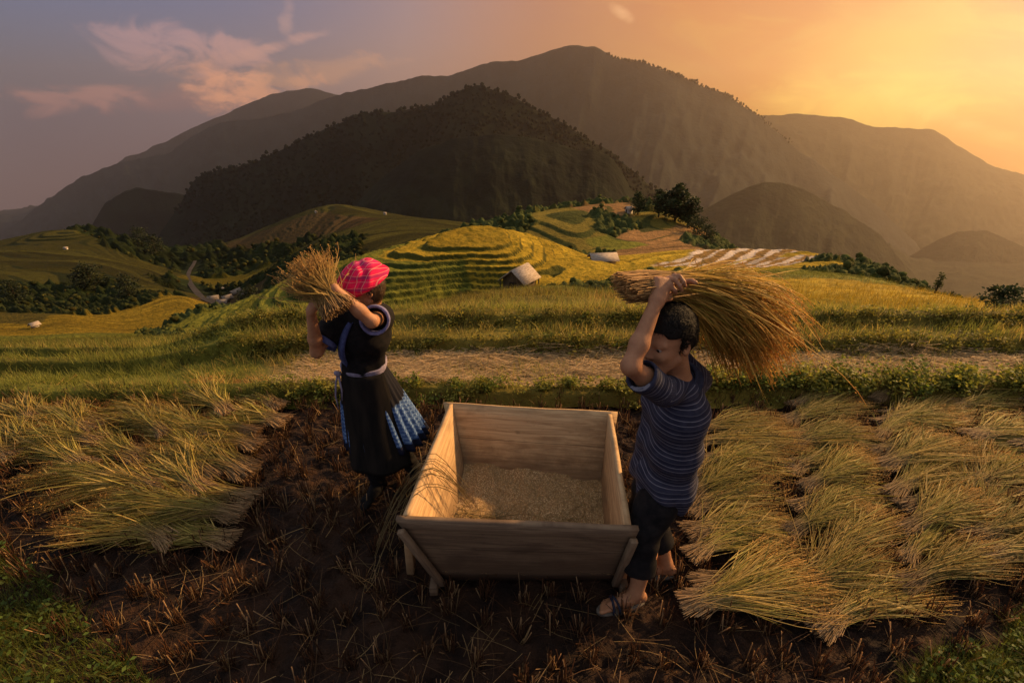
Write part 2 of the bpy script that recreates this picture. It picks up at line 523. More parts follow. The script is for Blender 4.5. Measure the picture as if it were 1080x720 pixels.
def terr(z, step, sharp=0.16):
    q = z / step
    k = np.floor(q); f = q - k
    f2 = np.where(f < 1 - sharp, f / (1 - sharp) * 0.10, 0.10 + 0.90 * sstep(f, 1 - sharp, 1.0))
    return step * (k + f2), k, (f > 1 - sharp)

def near_steps(x, y):
    """the narrow terraces just behind the threshing floor"""
    w = 0.10 * fbm(x * 0.8, y * 0.3, 3) + 0.03 * fbm(x * 4, y * 2, 2)
    yy = y + w
    z = 0.11 * (sstep(yy, 3.32, 3.40) - sstep(yy, 3.50, 3.60))          # bund
    z = z + 0.15 * sstep(yy, 4.22, 4.32) + 0.10 * sstep(yy, 4.66, 4.74) - 0.12 * sstep(yy, 4.95, 5.4)
    return z + 0.012 * fbm(x * 6, y * 6, 3)
def left_drop(x, y):
    return sstep(x, -2.5, -4.2) * 0.35 * np.maximum(y - 3.6, 0)

ROAD = np.array([P(*q)[:2] for q in ((247, 352, 62), (243, 336, 120), (228, 327, 148), (214, 318, 172), (203, 305, 225), (198, 293, 262), (200, 285, 295), (206, 276, 340))])
def road_dist(x, y):
    d = np.full(x.shape, 99.0); m = (y > 55) & (y < 360) & (x < 0)
    px_, py_ = x[m], y[m]; dm = np.full(px_.shape, 99.0)
    for a, b in zip(ROAD[:-1], ROAD[1:]):
        ab = b - a; t = np.clip(((px_ - a[0]) * ab[0] + (py_ - a[1]) * ab[1]) / (ab @ ab), 0, 1)
        dm = np.minimum(dm, np.hypot(px_ - a[0] - t * ab[0], py_ - a[1] - t * ab[1]))
    d[m] = dm
    return d
HILL_C = P(500, 247, 57.0); _b = P(492, 326, 45.5); HILL_BAY = math.atan2((_b[1] - HILL_C[1]) * .92, _b[0] - HILL_C[0])
def height(x, y, info=False):
    x = np.asarray(x, float); y = np.asarray(y, float)
    u, l = x / y, np.log(y)
    zr = CAM_H + y * rbf(u, l)
    wn = sstep(y, 4.7, 6.0)
    zn = near_steps(x, y) - left_drop(x, y)
    z0 = zn * (1 - wn) + zr * wn
    fw = sstep(y, 66, 84)
    wob = 0.5 * fbm(x * 0.12, y * 0.12, 3) * (1 - fw) + 0.7 * fbm(x * 0.03 + 5, y * 0.03, 2) * fw
    far = y > 5.5
    big = 3.2 * fbm(x * .016 + 3, y * .016, 2) * sstep(y, 75, 130) * (1 - sstep(y, 500, 800))
    z0 = z0 + .35 * big
    # the rounded terraced hill: flat top, a bay on the near right flank
    c0 = HILL_C; qx, qy = x - c0[0], (y - c0[1]) * .92
    rr0 = np.hypot(qx, qy); an = np.arctan2(qy, qx)
    dth = np.arctan2(np.sin(an - HILL_BAY), np.cos(an - HILL_BAY))
    rad = rr0 * (1 + .75 * np.exp(-(dth / .42) ** 2) * sstep(rr0, 3.5, 10) - .16 * np.exp(-((dth + 1.15) / .6) ** 2) - .10 * np.exp(-((dth - 1.0) / .45) ** 2) - .26 * np.exp(-(np.arctan2(np.sin(an - 3.5), np.cos(an - 3.5)) / .7) ** 2) * sstep(rr0, 4, 12) + .10 * np.cos(2 * an + .6) + .07 * fbm(an * 1.3 + 9, rr0 * .15, 2))
    zh = HILL_C[2] - .31 * np.maximum(rad - 3.9, 0) - .008 * np.maximum(rad - 3.9, 0) ** 2 * (rad < 40) - 20 * (rad >= 40)
    hk = np.clip(.5 + .5 * (zh - z0) / .9, 0, 1)
    z0 = np.where((y > 30) & (y < 90), z0 * (1 - hk) + zh * hk + .9 * hk * (1 - hk), z0)
    onhill = (y > 30) & (y < 90) & (zh > z0 - .5)
    z = z0.copy()
    # rice terraces: small steps near, larger in the valley
    zz = z0 + wob * np.clip(y / 60, 0, 2.5) + big * 1.2
    t1, k1, r1 = terr(zz + 0.15 * fbm(x * .5, y * .5, 2) * (y < 30), 0.42)
    t2, k2, r2_ = terr(zz, 0.50, 0.24)
    t3, k3, r3 = terr(zz, 0.55, 0.34)
    t4, k4, r4 = terr(zz, 1.4, 0.36)
    w1 = sstep(y, 6, 8) * (1 - sstep(y, 28, 36)); w2 = sstep(y, 28, 36) * (1 - sstep(y, 76, 84))
    w3 = sstep(y, 76, 84) * (1 - sstep(y, 140, 160)); w4 = sstep(y, 140, 160) * (1 - sstep(y, 600, 900))
    dz = w1 * (t1 - zz) + w2 * (t2 - zz) + w3 * (t3 - zz) + w4 * (t4 - zz)
    crop = nearest_crop(u + 0.03 * fbm(x / y * 14, l * 9, 3), l + 0.05 * fbm(x / y * 11 + 7, l * 8, 3))
    gd = sstep(qx / 12 + qy / 30 + .5 * fbm(x * .2, y * .2, 2), -.25, .15) > .5
    crop = np.where(onhill & (rad < 19), np.where(gd | (rad < 7), Y_, G_), crop)
    amt = np.where(crop == D_, 0.45, 1.0)
    dr_ = road_dist(x, y)
    amt = amt * sstep(dr_, 2.5, 8)
    z = z + dz * amt
    rough = np.where(crop == D_, 0.02, np.where(y > 66, 0.0007, 0.003)) * y * np.clip(y / 30, .3, 1)
    z = z + far * rough * fbm(x / y * 60, l * 60, 4) * 1.2 * sstep(dr_, 2.5, 8)
    if not info: return z
    lev = np.where(w1 > .5, k1, np.where(w2 > .5, k2 + 50, np.where(w3 > .5, k3 + 100, k4 + 200)))
    ris = ((w1 > .5) & r1) | ((w2 > .5) & r2_) | ((w3 > .5) & r3) | ((w4 > .5) & r4)
    return z, crop, lev.astype(int), ris

def hillside(name, l0, l1, nu, nl, mat, label, cat, u0=-1.95, u1=1.95):
    u = np.linspace(u0, u1, nu); l = np.linspace(l0, l1, nl)
    U, L = np.meshgrid(u, l, indexing='ij')
    Y = np.exp(L); X = U * Y
    Z, crop, lev, ris = height(X, Y, True)
    C = CROP[crop]
    # soften crop borders, then vary every terrace a little
    for _ in range(2):
        C[1:-1, 1:-1] = (C[1:-1, 1:-1] * 2 + C[2:, 1:-1] + C[:-2, 1:-1] + C[1:-1, 2:] + C[1:-1, :-2]) / 6
    hsh = _perm[(lev * 37) & 4095] / 4096.0
    patch = vnoise(X / np.maximum(Y * .10, .6) + lev * 3.3, Y / np.maximum(Y * .10, .6))
    k = (0.80 + 0.40 * hsh + 0.5 * patch) if name != 'valley_hillside' else (.60 + .85 * hsh + .3 * patch)
    C = C * np.clip(k, .45, 1.5)[..., None]
    nw = crop != W_
    rc = np.array((0.028, 0.038, 0.010))
    m = (ris & (crop != D_) & (crop != W_))[..., None]
    C = np.where(m, C * .15 + rc * .85, C)
    # flooded strips, their reflection painted pale, between brown banks on the right shoulder
    sw = np.modf(np.abs(U * 21 - L * 8 + 2.2 * (U - .5) ** 2 + .55 * fbm(U * 9, L * 6, 2) + 40))[0]
    m = ((crop == W_) & (sw > .30 + .45 * vnoise(U * 16 + 5, L * 0 + 3) + .1))[..., None]
    C = np.where(m, np.array((0.20, 0.115, 0.035)), C)
    if name == 'near_hillside':
        C = C * (0.75 + 0.5 * (fbm(X * 3, Y * 3, 3)[..., None] + .5))
        # dry straw strip between the bunds
        st = (sstep(Y, 3.52, 3.64) * (1 - sstep(Y, 4.16, 4.26)) * sstep(X, -2.6, -1.6))[..., None]
        C = C * (1 - st) + st * np.array((0.34, 0.23, 0.11))
    if name == 'valley_hillside': C = C * np.array((.27, .31, .27))  # valley shade painted in: all crop colours darkened
    if name == 'terraced_hillside': C = C * (1 - .5 * sstep(Y, 62, 85) * sstep(U, -.12, -.30))[..., None]  # shade over the far left terraces put into their colours
    V = np.stack((X.ravel(), Y.ravel(), Z.ravel()), 1)
    return setting(mesh_obj(name, V, grid_faces(nu, nl)[:, ::-1], mat, None, C.reshape(-1, 3)), label, cat)

hillside('near_hillside', math.log(3.3), math.log(30.2), 760, 620, M['fields'], 'sunlit grassy terraces stepping down behind the threshing floor', 'terraces')
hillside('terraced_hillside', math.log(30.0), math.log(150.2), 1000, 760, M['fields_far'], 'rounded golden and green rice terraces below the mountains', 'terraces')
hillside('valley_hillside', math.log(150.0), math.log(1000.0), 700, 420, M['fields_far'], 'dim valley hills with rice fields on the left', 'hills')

# ---- paddy: bare soil with clods, grass banks at both near corners
BANK = [(-6.5, 2.35), (-4.0, 2.25), (-2.95, 1.98), (-2.45, 1.72), (-1.95, 1.45), (-1.50, 1.18), (-1.0, .6), (-.6, -1), (-.6, -3)]
BANKR = [(.8, -3), (.9, -1), (1.1, .6), (1.42, 1.02), (1.75, 1.22), (2.15, 1.36), (2.6, 1.55), (3.4, 1.75), (6.5, 2.0)]
def bank_dist(x, y):
    """positive inside the grass banks (distance past the edge line)"""
    L = np.array(BANK); Rr = np.array(BANKR)
    # left: below the polyline as function of x, for x < -1; beside it nearer
    yl = np.interp(x, [p[0] for p in BANK[:7]], [p[1] for p in BANK[:7]])
    yr = np.interp(x, [p[0] for p in BANKR[2:]], [p[1] for p in BANKR[2:]])
    dl = np.where(x < -1.0, (yl - y) * 0.75, np.where(y < .6, (-.8 - x), -1))
    dr = np.where(x > 1.1, (yr - y) * 0.85, np.where(y < .6, (x - 1.0), -1))
    w = 0.10 * fbm(x * 2.2, y * 2.2, 3)
    return dl + w, dr + w
def paddy_h(x, y):
    dl, dr = bank_dist(x, y)
    z = 0.03 * fbm(x * 2.0, y * 2.0, 3) + 0.03 * np.abs(fbm(x * 6.0, y * 6.0, 4)) + 0.040 * fbm(x * 17, y * 17, 4) - 0.02
    flat = 1 - 0.0 * x
    b = 0.16 * sstep(dl, -.02, .45) + 0.12 * sstep(dr, -.02, .45)
    return z * flat + b
nx, ny = 900, 520
xs = np.linspace(-7.0, 7.0, nx); ys = np.concatenate((np.linspace(-3.0, 0.8, 60)[:-1], np.linspace(0.8, 3.42, ny - 59)))
X, Y = np.meshgrid(xs, ys, indexing='ij')
setting(mesh_obj('paddy_ground', np.stack((X.ravel(), Y.ravel(), paddy_h(X, Y).ravel()), 1), grid_faces(nx, ny)[:, ::-1], M['soil']),
        'dark brown harvested paddy soil under the threshing box', 'ground')

# valley floor, far below and out to the horizon
gx = np.linspace(-9800, 9800, 60); gy = np.linspace(150, 9900, 40)
X, Y = np.meshgrid(gx, gy, indexing='ij')
setting(mesh_obj('valley_floor', np.stack((X.ravel(), Y.ravel(), (-1760 + 25 * fbm(X / 900, Y / 900, 3)).ravel()), 1), grid_faces(60, 40)[:, ::-1], M['mountain']),
        'hazy valley floor far below the terraces', 'ground')

# ---- mountains
def ridge(name, pts, dist, depth, foot, label, seed, spur=0.16, jag=4.0, n=420, m=90, mat='mountain'):
    pts = np.array(pts, float)
    px = np.linspace(pts[0, 0], pts[-1, 0], n)
    # smooth interpolation of the crest
    py = np.interp(px, pts[:, 0], pts[:, 1])
    ker = np.ones(7) / 7
    py = np.convolve(np.pad(py, 3, mode='edge'), ker, 'valid')
    if not hasattr(dist, '__len__'): dist = (dist, dist)
    D = np.linspace(dist[0], dist[1], n)
    Cr = np.array([P(a, b, d_) for a, b, d_ in zip(px, py, D)])
    s = np.cumsum(np.r_[0, np.hypot(np.diff(Cr[:, 0]), np.diff(Cr[:, 1]))])
    Cr[:, 2] = np.maximum(Cr[:, 2], foot + 4.0)
    Cr[:, 2] += jag * (D.mean() / 3000) * 2.6 * fbm(s / (D.mean() * .03), s * 0 + seed, 5)
    t = np.concatenate((np.linspace(-.6, 0, m // 4)[:-1], np.linspace(0, 1, m) ** 1.15))
    S, T = np.meshgrid(s, t, indexing='ij')
    dirn = -Cr[:, :2] / np.linalg.norm(Cr[:, :2], axis=1)[:, None]
    X = Cr[:, 0][:, None] + dirn[:, 0][:, None] * T * depth
    Y = Cr[:, 1][:, None] + dirn[:, 1][:, None] * T * depth
    drop = Cr[:, 2][:, None] - foot
    a = np.abs(T)
    wav = depth * .30
    sp = ridged(S / wav + seed + .25 * T + .3 * fbm(S / wav * .7, T * 2, 2), T * .9 + seed * 1.7, 5)
    env = np.clip(a / .35, 0, 1) * np.clip((1.25 - a), 0, 1)
    prof = 1 - (1 - (1 - a) ** 1.35) 
    Z = foot + drop * prof + np.minimum(spur * depth * .45, np.abs(drop) * .8) * (sp - .35) * env * 1.0
    fine = fbm(S / (wav * .12), T * depth / (wav * .12), 4)
    Z = Z + fine * depth * .010 * np.clip(a * 8, 0, 1)
    V = np.stack((X.ravel(), Y.ravel(), Z.ravel()), 1)
    o = mesh_obj(name, V, grid_faces(n, len(t)), M[mat])
    setting(o, label, 'mountain')
    return Cr, V.reshape(n, len(t), 3)

ridge('mountain', [(-160,330),(-60,280),(10,234),(50,211),(90,190),(130,168),(150,160),(190,141),(215,130),(250,115),(280,102),(310,95),(328,93),(350,98),(400,112),(470,130),(560,150)],
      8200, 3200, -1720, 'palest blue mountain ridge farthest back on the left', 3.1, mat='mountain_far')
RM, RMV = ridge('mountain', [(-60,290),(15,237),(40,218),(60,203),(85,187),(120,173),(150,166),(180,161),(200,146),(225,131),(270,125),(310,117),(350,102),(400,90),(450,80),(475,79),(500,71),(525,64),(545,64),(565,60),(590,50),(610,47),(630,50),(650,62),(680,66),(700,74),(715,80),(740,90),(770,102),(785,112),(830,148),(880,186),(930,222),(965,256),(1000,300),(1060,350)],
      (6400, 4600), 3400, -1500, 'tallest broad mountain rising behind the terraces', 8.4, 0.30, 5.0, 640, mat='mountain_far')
ridge('mountain', [(700,160),(760,128),(800,121),(840,121),(880,123),(900,127),(920,134),(940,134),(960,135),(985,137),(1000,147),(1020,158),(1040,172),(1060,180),(1078,184),(1110,205),(1200,255),(1350,330)],
      6800, 3400, -1400, 'hazy golden mountain ridge below the setting sun', 5.7, 0.16)
ridge('mountain', [(40,300),(80,262),(95,242),(110,215),(130,202),(145,197),(165,201),(185,203),(230,212),(290,240),(340,280)],
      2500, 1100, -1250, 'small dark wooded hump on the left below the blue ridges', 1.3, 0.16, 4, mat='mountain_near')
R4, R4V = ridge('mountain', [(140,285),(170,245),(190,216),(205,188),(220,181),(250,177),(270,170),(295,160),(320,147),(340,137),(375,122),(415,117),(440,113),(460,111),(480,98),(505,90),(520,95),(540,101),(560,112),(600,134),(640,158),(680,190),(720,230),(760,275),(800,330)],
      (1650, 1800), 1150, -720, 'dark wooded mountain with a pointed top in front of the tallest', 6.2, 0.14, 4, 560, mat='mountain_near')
ridge('mountain', [(360,230),(400,190),(440,160),(480,146),(520,141),(560,146),(590,152),(612,160),(625,157),(645,166),(658,185),(672,214),(700,252),(730,290)],
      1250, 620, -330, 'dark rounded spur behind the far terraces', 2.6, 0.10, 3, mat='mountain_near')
ridge('mountain', [(640,275),(700,246),(740,222),(775,204),(805,192),(835,194),(865,208),(900,228),(930,250),(960,284),(1000,330),(1050,370)],
      3000, 1500, -1050, 'hazy brown spur right of the tall trees', 9.9, 0.16, 4)
ridge('mountain', [(860,330),(910,296),(950,276),(985,255),(1010,244),(1040,243),(1070,255),(1120,282),(1220,340)],
      4000, 1500, -1450, 'misty low hump at the right edge of the valley', 4.4, 0.15, 4)

# trees along the right shoulder of the tallest mountain
def blob_cloud(P0, size, seed, squash=1.25, nsub=1):
    import bmesh
    bm = bmesh.new(); bmesh.ops.create_icosphere(bm, subdivisions=nsub, radius=1.0)
    bv = np.array([v.co[:] for v in bm.verts]); bf = np.array([[v.index for v in f.verts] for f in bm.faces]); bm.free()
    r = np.random.default_rng(seed)
    n = len(P0)
    sc = size * r.uniform(.55, 1.35, (n, 1, 1)) * np.array((1, 1, squash))
    V = bv[None] * sc * (1 + .45 * (r.random((n, len(bv), 1)) - .5)) + P0[:, None, :] + np.array((0, 0, 1.0)) * sc[..., 2:] * .6
    F = bf[None] + (np.arange(n) * len(bv))[:, None, None]
    return V.reshape(-1, 3), F.reshape(-1, 3)
rr = np.random.default_rng(11)
idx = rr.choice(np.concatenate((np.arange(400, 432), np.arange(430, 475), np.arange(436, 470), np.arange(470, 510))), 420)
pt = RM[idx] + np.stack((rr.normal(0, 14, 420), rr.normal(0, 20, 420), rr.normal(-5, 3, 420)), 1)
V1, F1 = blob_cloud(pt, 8.0, 5, 1.4)
setting(mesh_obj('ridge_forest', V1, [F1], M['forest'], smooth=True), 'small trees bristling along the mountain shoulder', 'forest', 'stuff')
idx = (rr.integers(40, R4V.shape[0] - 30, 12000), rr.integers(19, 105, 12000))
V2, F2 = blob_cloud(R4V[idx] + rr.normal(0, 7, (12000, 3)) * (1, 1, .1), 5.5, 7, 1.0)
setting(mesh_obj('mountain_forest', V2, [F2], M['forest'], smooth=True), 'dark woods covering the pointed mountain', 'forest', 'stuff')

# ---- air
hm = bpy.data.materials.new('haze'); hm.use_nodes = True
ht = NT(hm.node_tree); ht.n.remove(ht.n['Principled BSDF'])
pv = ht.new('ShaderNodeVolumePrincipled')
pv.inputs['Color'].default_value = (0.80, 0.70, 0.62, 1)
pv.inputs['Density'].default_value = 0.70e-4
pv.inputs['Anisotropy'].default_value = 0.78
ht.l.new(pv.outputs[0], ht.n['Material Output'].inputs['Volume'])
hb = MB(); hb.box((0, 4600, (-1800 + 800) / 2), (20000, 11000, 2600))
tag(hb.build('haze', hm), 'golden evening haze filling the valley', 'haze', None, 'stuff')

# ================================================================== PLANT MATTER
def tubes3(C, rad):
    """many thin 3-sided stalks: C (n, m, 3) centre lines, rad (n,) or (n,m)"""
    n, m, _ = C.shape
    rad = np.broadcast_to(np.asarray(rad, float).reshape(n, -1), (n, m))
    tg = np.gradient(C, axis=1); tg /= np.linalg.norm(tg, axis=2, keepdims=True) + 1e-9
    ref = np.where(np.abs(tg[..., 2:]) < .85, np.array((0, 0, 1.0)), np.array((1.0, 0, 0)))
    a = np.cross(tg, ref); a /= np.linalg.norm(a, axis=2, keepdims=True) + 1e-9
    b = np.cross(a, tg)
    V = np.empty((n, m, 3, 3))
    for k in range(3):
        t = k * 2 * math.pi / 3
        V[:, :, k] = C + rad[..., None] * (math.cos(t) * a + math.sin(t) * b)
    base = (np.arange(n) * m * 3)[:, None, None] + (np.arange(m - 1) * 3)[None, :, None] + np.arange(3)[None, None, :]
    nxt = (np.arange(n) * m * 3)[:, None, None] + (np.arange(m - 1) * 3)[None, :, None] + ((np.arange(3) + 1) % 3)[None, None, :]
    F = np.stack((base, nxt, nxt + 3, base + 3), -1).reshape(-1, 4)
    return V.reshape(-1, 3), F
def leaf_strips(C, side, wid):
    """flat curved blades: C (n,m,3), side (n,3), wid (n,m)"""
    n, m, _ = C.shape
    L = C - side[:, None] * wid[..., None]; Rr = C + side[:, None] * wid[..., None]
    V = np.stack((L, Rr), 2).reshape(-1, 3)
    b = (np.arange(n) * m * 2)[:, None] + (np.arange(m - 1) * 2)[None]
    F = np.stack((b, b + 1, b + 3, b + 2), -1).reshape(-1, 4)
    return V, F

BUTT = np.array((0.42, 0.275, 0.14)); MID = np.array((0.45, 0.32, 0.095)); GRN = np.array((0.30, 0.255, 0.055)); EAR = np.array((0.48, 0.265, 0.07))
def sheaf_geo(seed, n=230, length=0.8, fan=0.30, thick=0.10, droop=0.0, m=9, stray=0.06, sr=0.0017, green=.5, tie=.12, bend=0.0, butt_r=.045, ears=True):
    """a cut bundle of rice: butts at the origin, ears towards +X, lying on z = 0 (or free when droop is set)"""
    r = np.random.default_rng(seed)
    t = np.linspace(0, 1, m)[None]
    L = length * r.uniform(.72, 1.08, n)[:, None]
    off = r.uniform(-.07, .07, n)[:, None] * length
    a0 = r.uniform(0, 2 * math.pi, n); rr_ = np.sqrt(r.random(n))
    fy = r.normal(0, .5, n).clip(-1.15, 1.15); st = r.random(n) < stray
    fy = np.where(st, r.normal(0, .9, n), fy)[:, None]
    fz = (rr_ * np.sin(a0))[:, None]
    x = off + L * t
    open_ = sstep(t, tie, 1.0) ** .8
    by = (rr_ * np.cos(a0))[:, None] * butt_r * (1 + 1.2 * np.clip(tie - t, 0, 1) / max(tie, .01) * .6)
    y = by + fan * fy * open_ * (0.75 + .25 * t) + bend * t ** 2
    wob = r.normal(0, .010, (n, 1)) * np.sin(t * r.uniform(3, 8, (n, 1)) + r.uniform(0, 6, (n, 1)))
    y = y + wob
    h = (fz * .5 + .5) * thick * (0.45 + .75 * np.sin(math.pi * np.clip(t * .85 + .1, 0, 1)))
    if droop:
        z = fz * (butt_r + thick * open_) - droop * t ** 2.2 * (1 + .5 * r.random((n, 1)))
        x = x - droop * .35 * t ** 3
    else:
        z = h + .006 + np.abs(wob) * .6 + np.where(st[:, None], .03 * r.random((n, 1)) * t, 0)
        z = z - .02 * t ** 3
        z = np.maximum(z, .004)
    C = np.stack((x + 0 * y, y, z), -1)
    tb = t + 0 * x
    tone = r.random((n, 1, 1)); gr = (r.random((n, 1, 1)) < green)
    mid = np.where(gr, GRN * (.7 + .6 * tone), MID * (.65 + .6 * tone))
    w1 = sstep(tb, .05, .35)[..., None]; w2 = sstep(tb, .72, .95)[..., None]
    colr = BUTT * (.6 + .7 * tone) * (1 - w1) + mid * w1
    colr = colr * (1 - w2 * .8) + w2 * .8 * EAR * (.6 + .7 * tone)
    rad = sr * r.uniform(.7, 1.25, (n, 1)) * (1.15 - .5 * tb)
    V, F = tubes3(C, rad)
    VV, FF, CC = [V], [F], [np.repeat(colr, 3, axis=1).reshape(-1, 3)]
    base = len(V)
    # dry leaf blades
    nl = n
    k = r.integers(0, n, nl); t0 = r.uniform(.25, .8, nl)
    i0 = (t0 * (m - 1)).astype(int).clip(0, m - 2)
    p0 = C[k, i0]; dr = C[k, i0 + 1] - C[k, i0]; dr /= np.linalg.norm(dr, axis=1)[:, None]
    q = dr + r.normal(0, .18, (nl, 3)); q /= np.linalg.norm(q, axis=1)[:, None]
    s = np.linspace(0, 1, 4)[None, :, None]
    Lf = r.uniform(.12, .30, (nl, 1, 1)) * length / .8
    LC = p0[:, None] + q[:, None] * s * Lf - np.array((0, 0, .10)) * s ** 2 * Lf * (1 if droop else .5)
    if not droop: LC[..., 2] = np.maximum(LC[..., 2], .004)
    sd = np.cross(q, r.normal(0, 1, (nl, 3))); sd /= np.linalg.norm(sd, axis=1)[:, None] + 1e-9
    wd = .0028 * np.array((.9, 1.0, .8, .1))[None] * r.uniform(.6, 1.2, (nl, 1))
    V2, F2 = leaf_strips(LC, sd, wd)
    VV.append(V2); FF.append(F2 + base); base += len(V2)
    tl = r.random((nl, 1))
    lc = np.where(r.random((nl, 1)) < green, GRN * (.7 + .7 * tl), MID * (.7 + .6 * tl))
    CC.append(np.repeat(lc, 8, axis=0))
    if ears:
        # drooping panicles: little grain diamonds along the last stretch
        ng = 7
        ke = np.repeat(np.arange(n), ng); te = r.uniform(.80, 1.0, n * ng)
        fi = te * (m - 1); i0 = fi.astype(int).clip(0, m - 2); fr = (fi - i0)[:, None]
        p0 = C[ke, i0] * (1 - fr) + C[ke, i0 + 1] * fr + r.normal(0, .007, (n * ng, 3))
        dr = C[ke, i0 + 1] - C[ke, i0]; dr /= np.linalg.norm(dr, axis=1)[:, None]
        dr = dr + r.normal(0, .5, dr.shape); dr /= np.linalg.norm(dr, axis=1)[:, None]
        sd = np.cross(dr, r.normal(0, 1, dr.shape)); sd /= np.linalg.norm(sd, axis=1)[:, None] + 1e-9
        gl, gw = .0055, .0022
        V3 = np.stack((p0 - dr * gl, p0 + sd * gw, p0 + dr * gl, p0 - sd * gw), 1).reshape(-1, 3)
        if not droop: V3[:, 2] = np.maximum(V3[:, 2], .003)
        b = (np.arange(len(p0)) * 4)[:, None]
        VV.append(V3); FF.append(b + np.array((0, 1, 2, 3)) + base)
        CC.append(np.repeat(EAR * (.6 + .8 * r.random((len(p0), 1))), 4, axis=0))
    return np.concatenate(VV), np.concatenate(FF), np.concatenate(CC)

def blades(P0, h, wid, lean, seed, cols, m=3, curl=.5):
    """grass: P0 (n,3) roots, h (n,), cols (n,3)"""
    r = np.random.default_rng(seed); n = len(P0)
    a = r.uniform(0, 2 * math.pi, n); dirn = np.stack((np.cos(a), np.sin(a), np.zeros(n)), 1)
    t = np.linspace(0, 1, m)[None, :, None]
    ln = (lean * r.uniform(.2, 1.3, n))[:, None, None]
    C = P0[:, None] + h[:, None, None] * (np.array((0, 0, 1.0)) * (t - curl * .35 * ln * t ** 2) + dirn[:, None] * ln * t ** 1.6)
    a2 = a + math.pi / 2 + r.normal(0, .5, n)
    sd = np.stack((np.cos(a2), np.sin(a2), np.zeros(n)), 1)
    w = wid * r.uniform(.6, 1.3, (n, 1)) * np.linspace(1, .12, m)[None]
    V, F = leaf_strips(C, sd, w)
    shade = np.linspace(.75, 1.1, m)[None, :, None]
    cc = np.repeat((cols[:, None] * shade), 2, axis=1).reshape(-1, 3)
    return V, F, cc
def leaves(P0, size, seed, cols, up=.6):
    """broad little leaves: quads with a folded midrib"""
    r = np.random.default_rng(seed); n = len(P0)
    d1 = r.normal(0, 1, (n, 3)); d1[:, 2] = d1[:, 2] * .4 + .2; d1 /= np.linalg.norm(d1, axis=1)[:, None]
    nn = r.normal(0, 1, (n, 3)) * (1 - up) + np.array((0, 0, up)); s = np.cross(d1, nn); s /= np.linalg.norm(s, axis=1)[:, None] + 1e-9
    up_ = np.cross(s, d1)
    L = (size * r.uniform(.6, 1.4, n))[:, None]
    V = np.stack((P0, P0 + d1 * L * .5 + s * L * .32 + up_ * L * .08, P0 + d1 * L, P0 + d1 * L * .5 - s * L * .32 + up_ * L * .08), 1).reshape(-1, 3)
    F = (np.arange(n) * 4)[:, None] + np.array((0, 1, 2, 3))
    return V, F, np.repeat(cols, 4, axis=0)
def merge(parts):
    V, F, C, b = [], [], [], 0
    for v, f, c in parts:
        V.append(v); F.append(f + b); C.append(c); b += len(v)
    return np.concatenate(V), np.concatenate(F), np.concatenate(C)
def stuff(name, parts, mat, label, cat):
    V, F, C = merge(parts) if isinstance(parts, list) else parts
    return tag(mesh_obj(name, V, [F], mat, None, C, smooth=False), label, cat, None, 'stuff')

# ---- box footprint used to keep plants out of it
RIM = 0.52
FL, FR = PZ(424, 549, RIM), PZ(667, 559, RIM)          # front rim (corner posts of the flare)
BL, BR = PZ(474, 424, RIM), PZ(645, 434, RIM)          # far rim
def in_box(x, y, mg=.0):
    return (x > FL[0] - mg) & (x < max(FR[0], BR[0]) + mg) & (y > FL[1] - mg) & (y < BL[1] + mg)

# ---- stubble of the cut rice
r = np.random.default_rng(21)
pts = []
for i, x in enumerate(np.arange(-5.2, 5.2, .165)):
    for j, y in enumerate(np.arange(1.0, 3.45, .15)):
        xx, yy = x + r.normal(0, .03) + .04 * math.sin(y * 3), y + r.normal(0, .03)
        if in_box(xx, yy, -.12): continue
        dl, dr = bank_dist(np.array([xx]), np.array([yy]))
        if dl[0] > .05 or dr[0] > .05: continue
        pts.append((xx, yy))
pts = np.array(pts); n = len(pts); per = 22
ro = np.repeat(pts, per, axis=0) + r.normal(0, .018, (n * per, 2))
z = paddy_h(ro[:, 0], ro[:, 1])
a = r.uniform(0, 2 * math.pi, n * per); ln = np.abs(r.normal(0.05, .28, n * per)); hh = r.uniform(.05, .15, n * per)
t = np.linspace(0, 1, 3)[None, :, None]
C = np.stack((ro[:, 0], ro[:, 1], z - .005), 1)[:, None] + hh[:, None, None] * t * np.stack((np.cos(a) * ln, np.sin(a) * ln, 1 - .3 * ln), 1)[:, None]
V, F = tubes3(C, r.uniform(.0016, .0032, (n * per, 1)))
tone = r.random((n * per, 1)); dk = (r.random((n * per, 1)) < .75)
cc = np.where(dk, np.array((.095, .043, .020)), np.array((.36, .23, .115))) * (.5 + .8 * tone)
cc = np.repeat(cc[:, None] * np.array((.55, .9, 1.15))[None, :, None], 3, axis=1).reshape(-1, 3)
parts = [(V, F, cc)]
# lank brown leaves bending out of the stubble
n2 = n * 8
k = r.integers(0, n, n2); P0 = np.stack((pts[k, 0], pts[k, 1], paddy_h(pts[k, 0], pts[k, 1])), 1) + r.normal(0, .02, (n2, 3)) * (1, 1, 0)
tone = r.random((n2, 1))
cc = np.where(r.random((n2, 1)) < .8, np.array((.095, .045, .019)), np.array((.30, .175, .065))) * (.5 + .9 * tone)
parts.append(blades(P0, r.uniform(.06, .17, n2), .0026, np.full(n2, 1.0), 5, cc, 4, 1.2))
stuff('rice_stubble', parts, M['straw'], 'short brown rice stubble left standing in the dark soil', 'stubble')

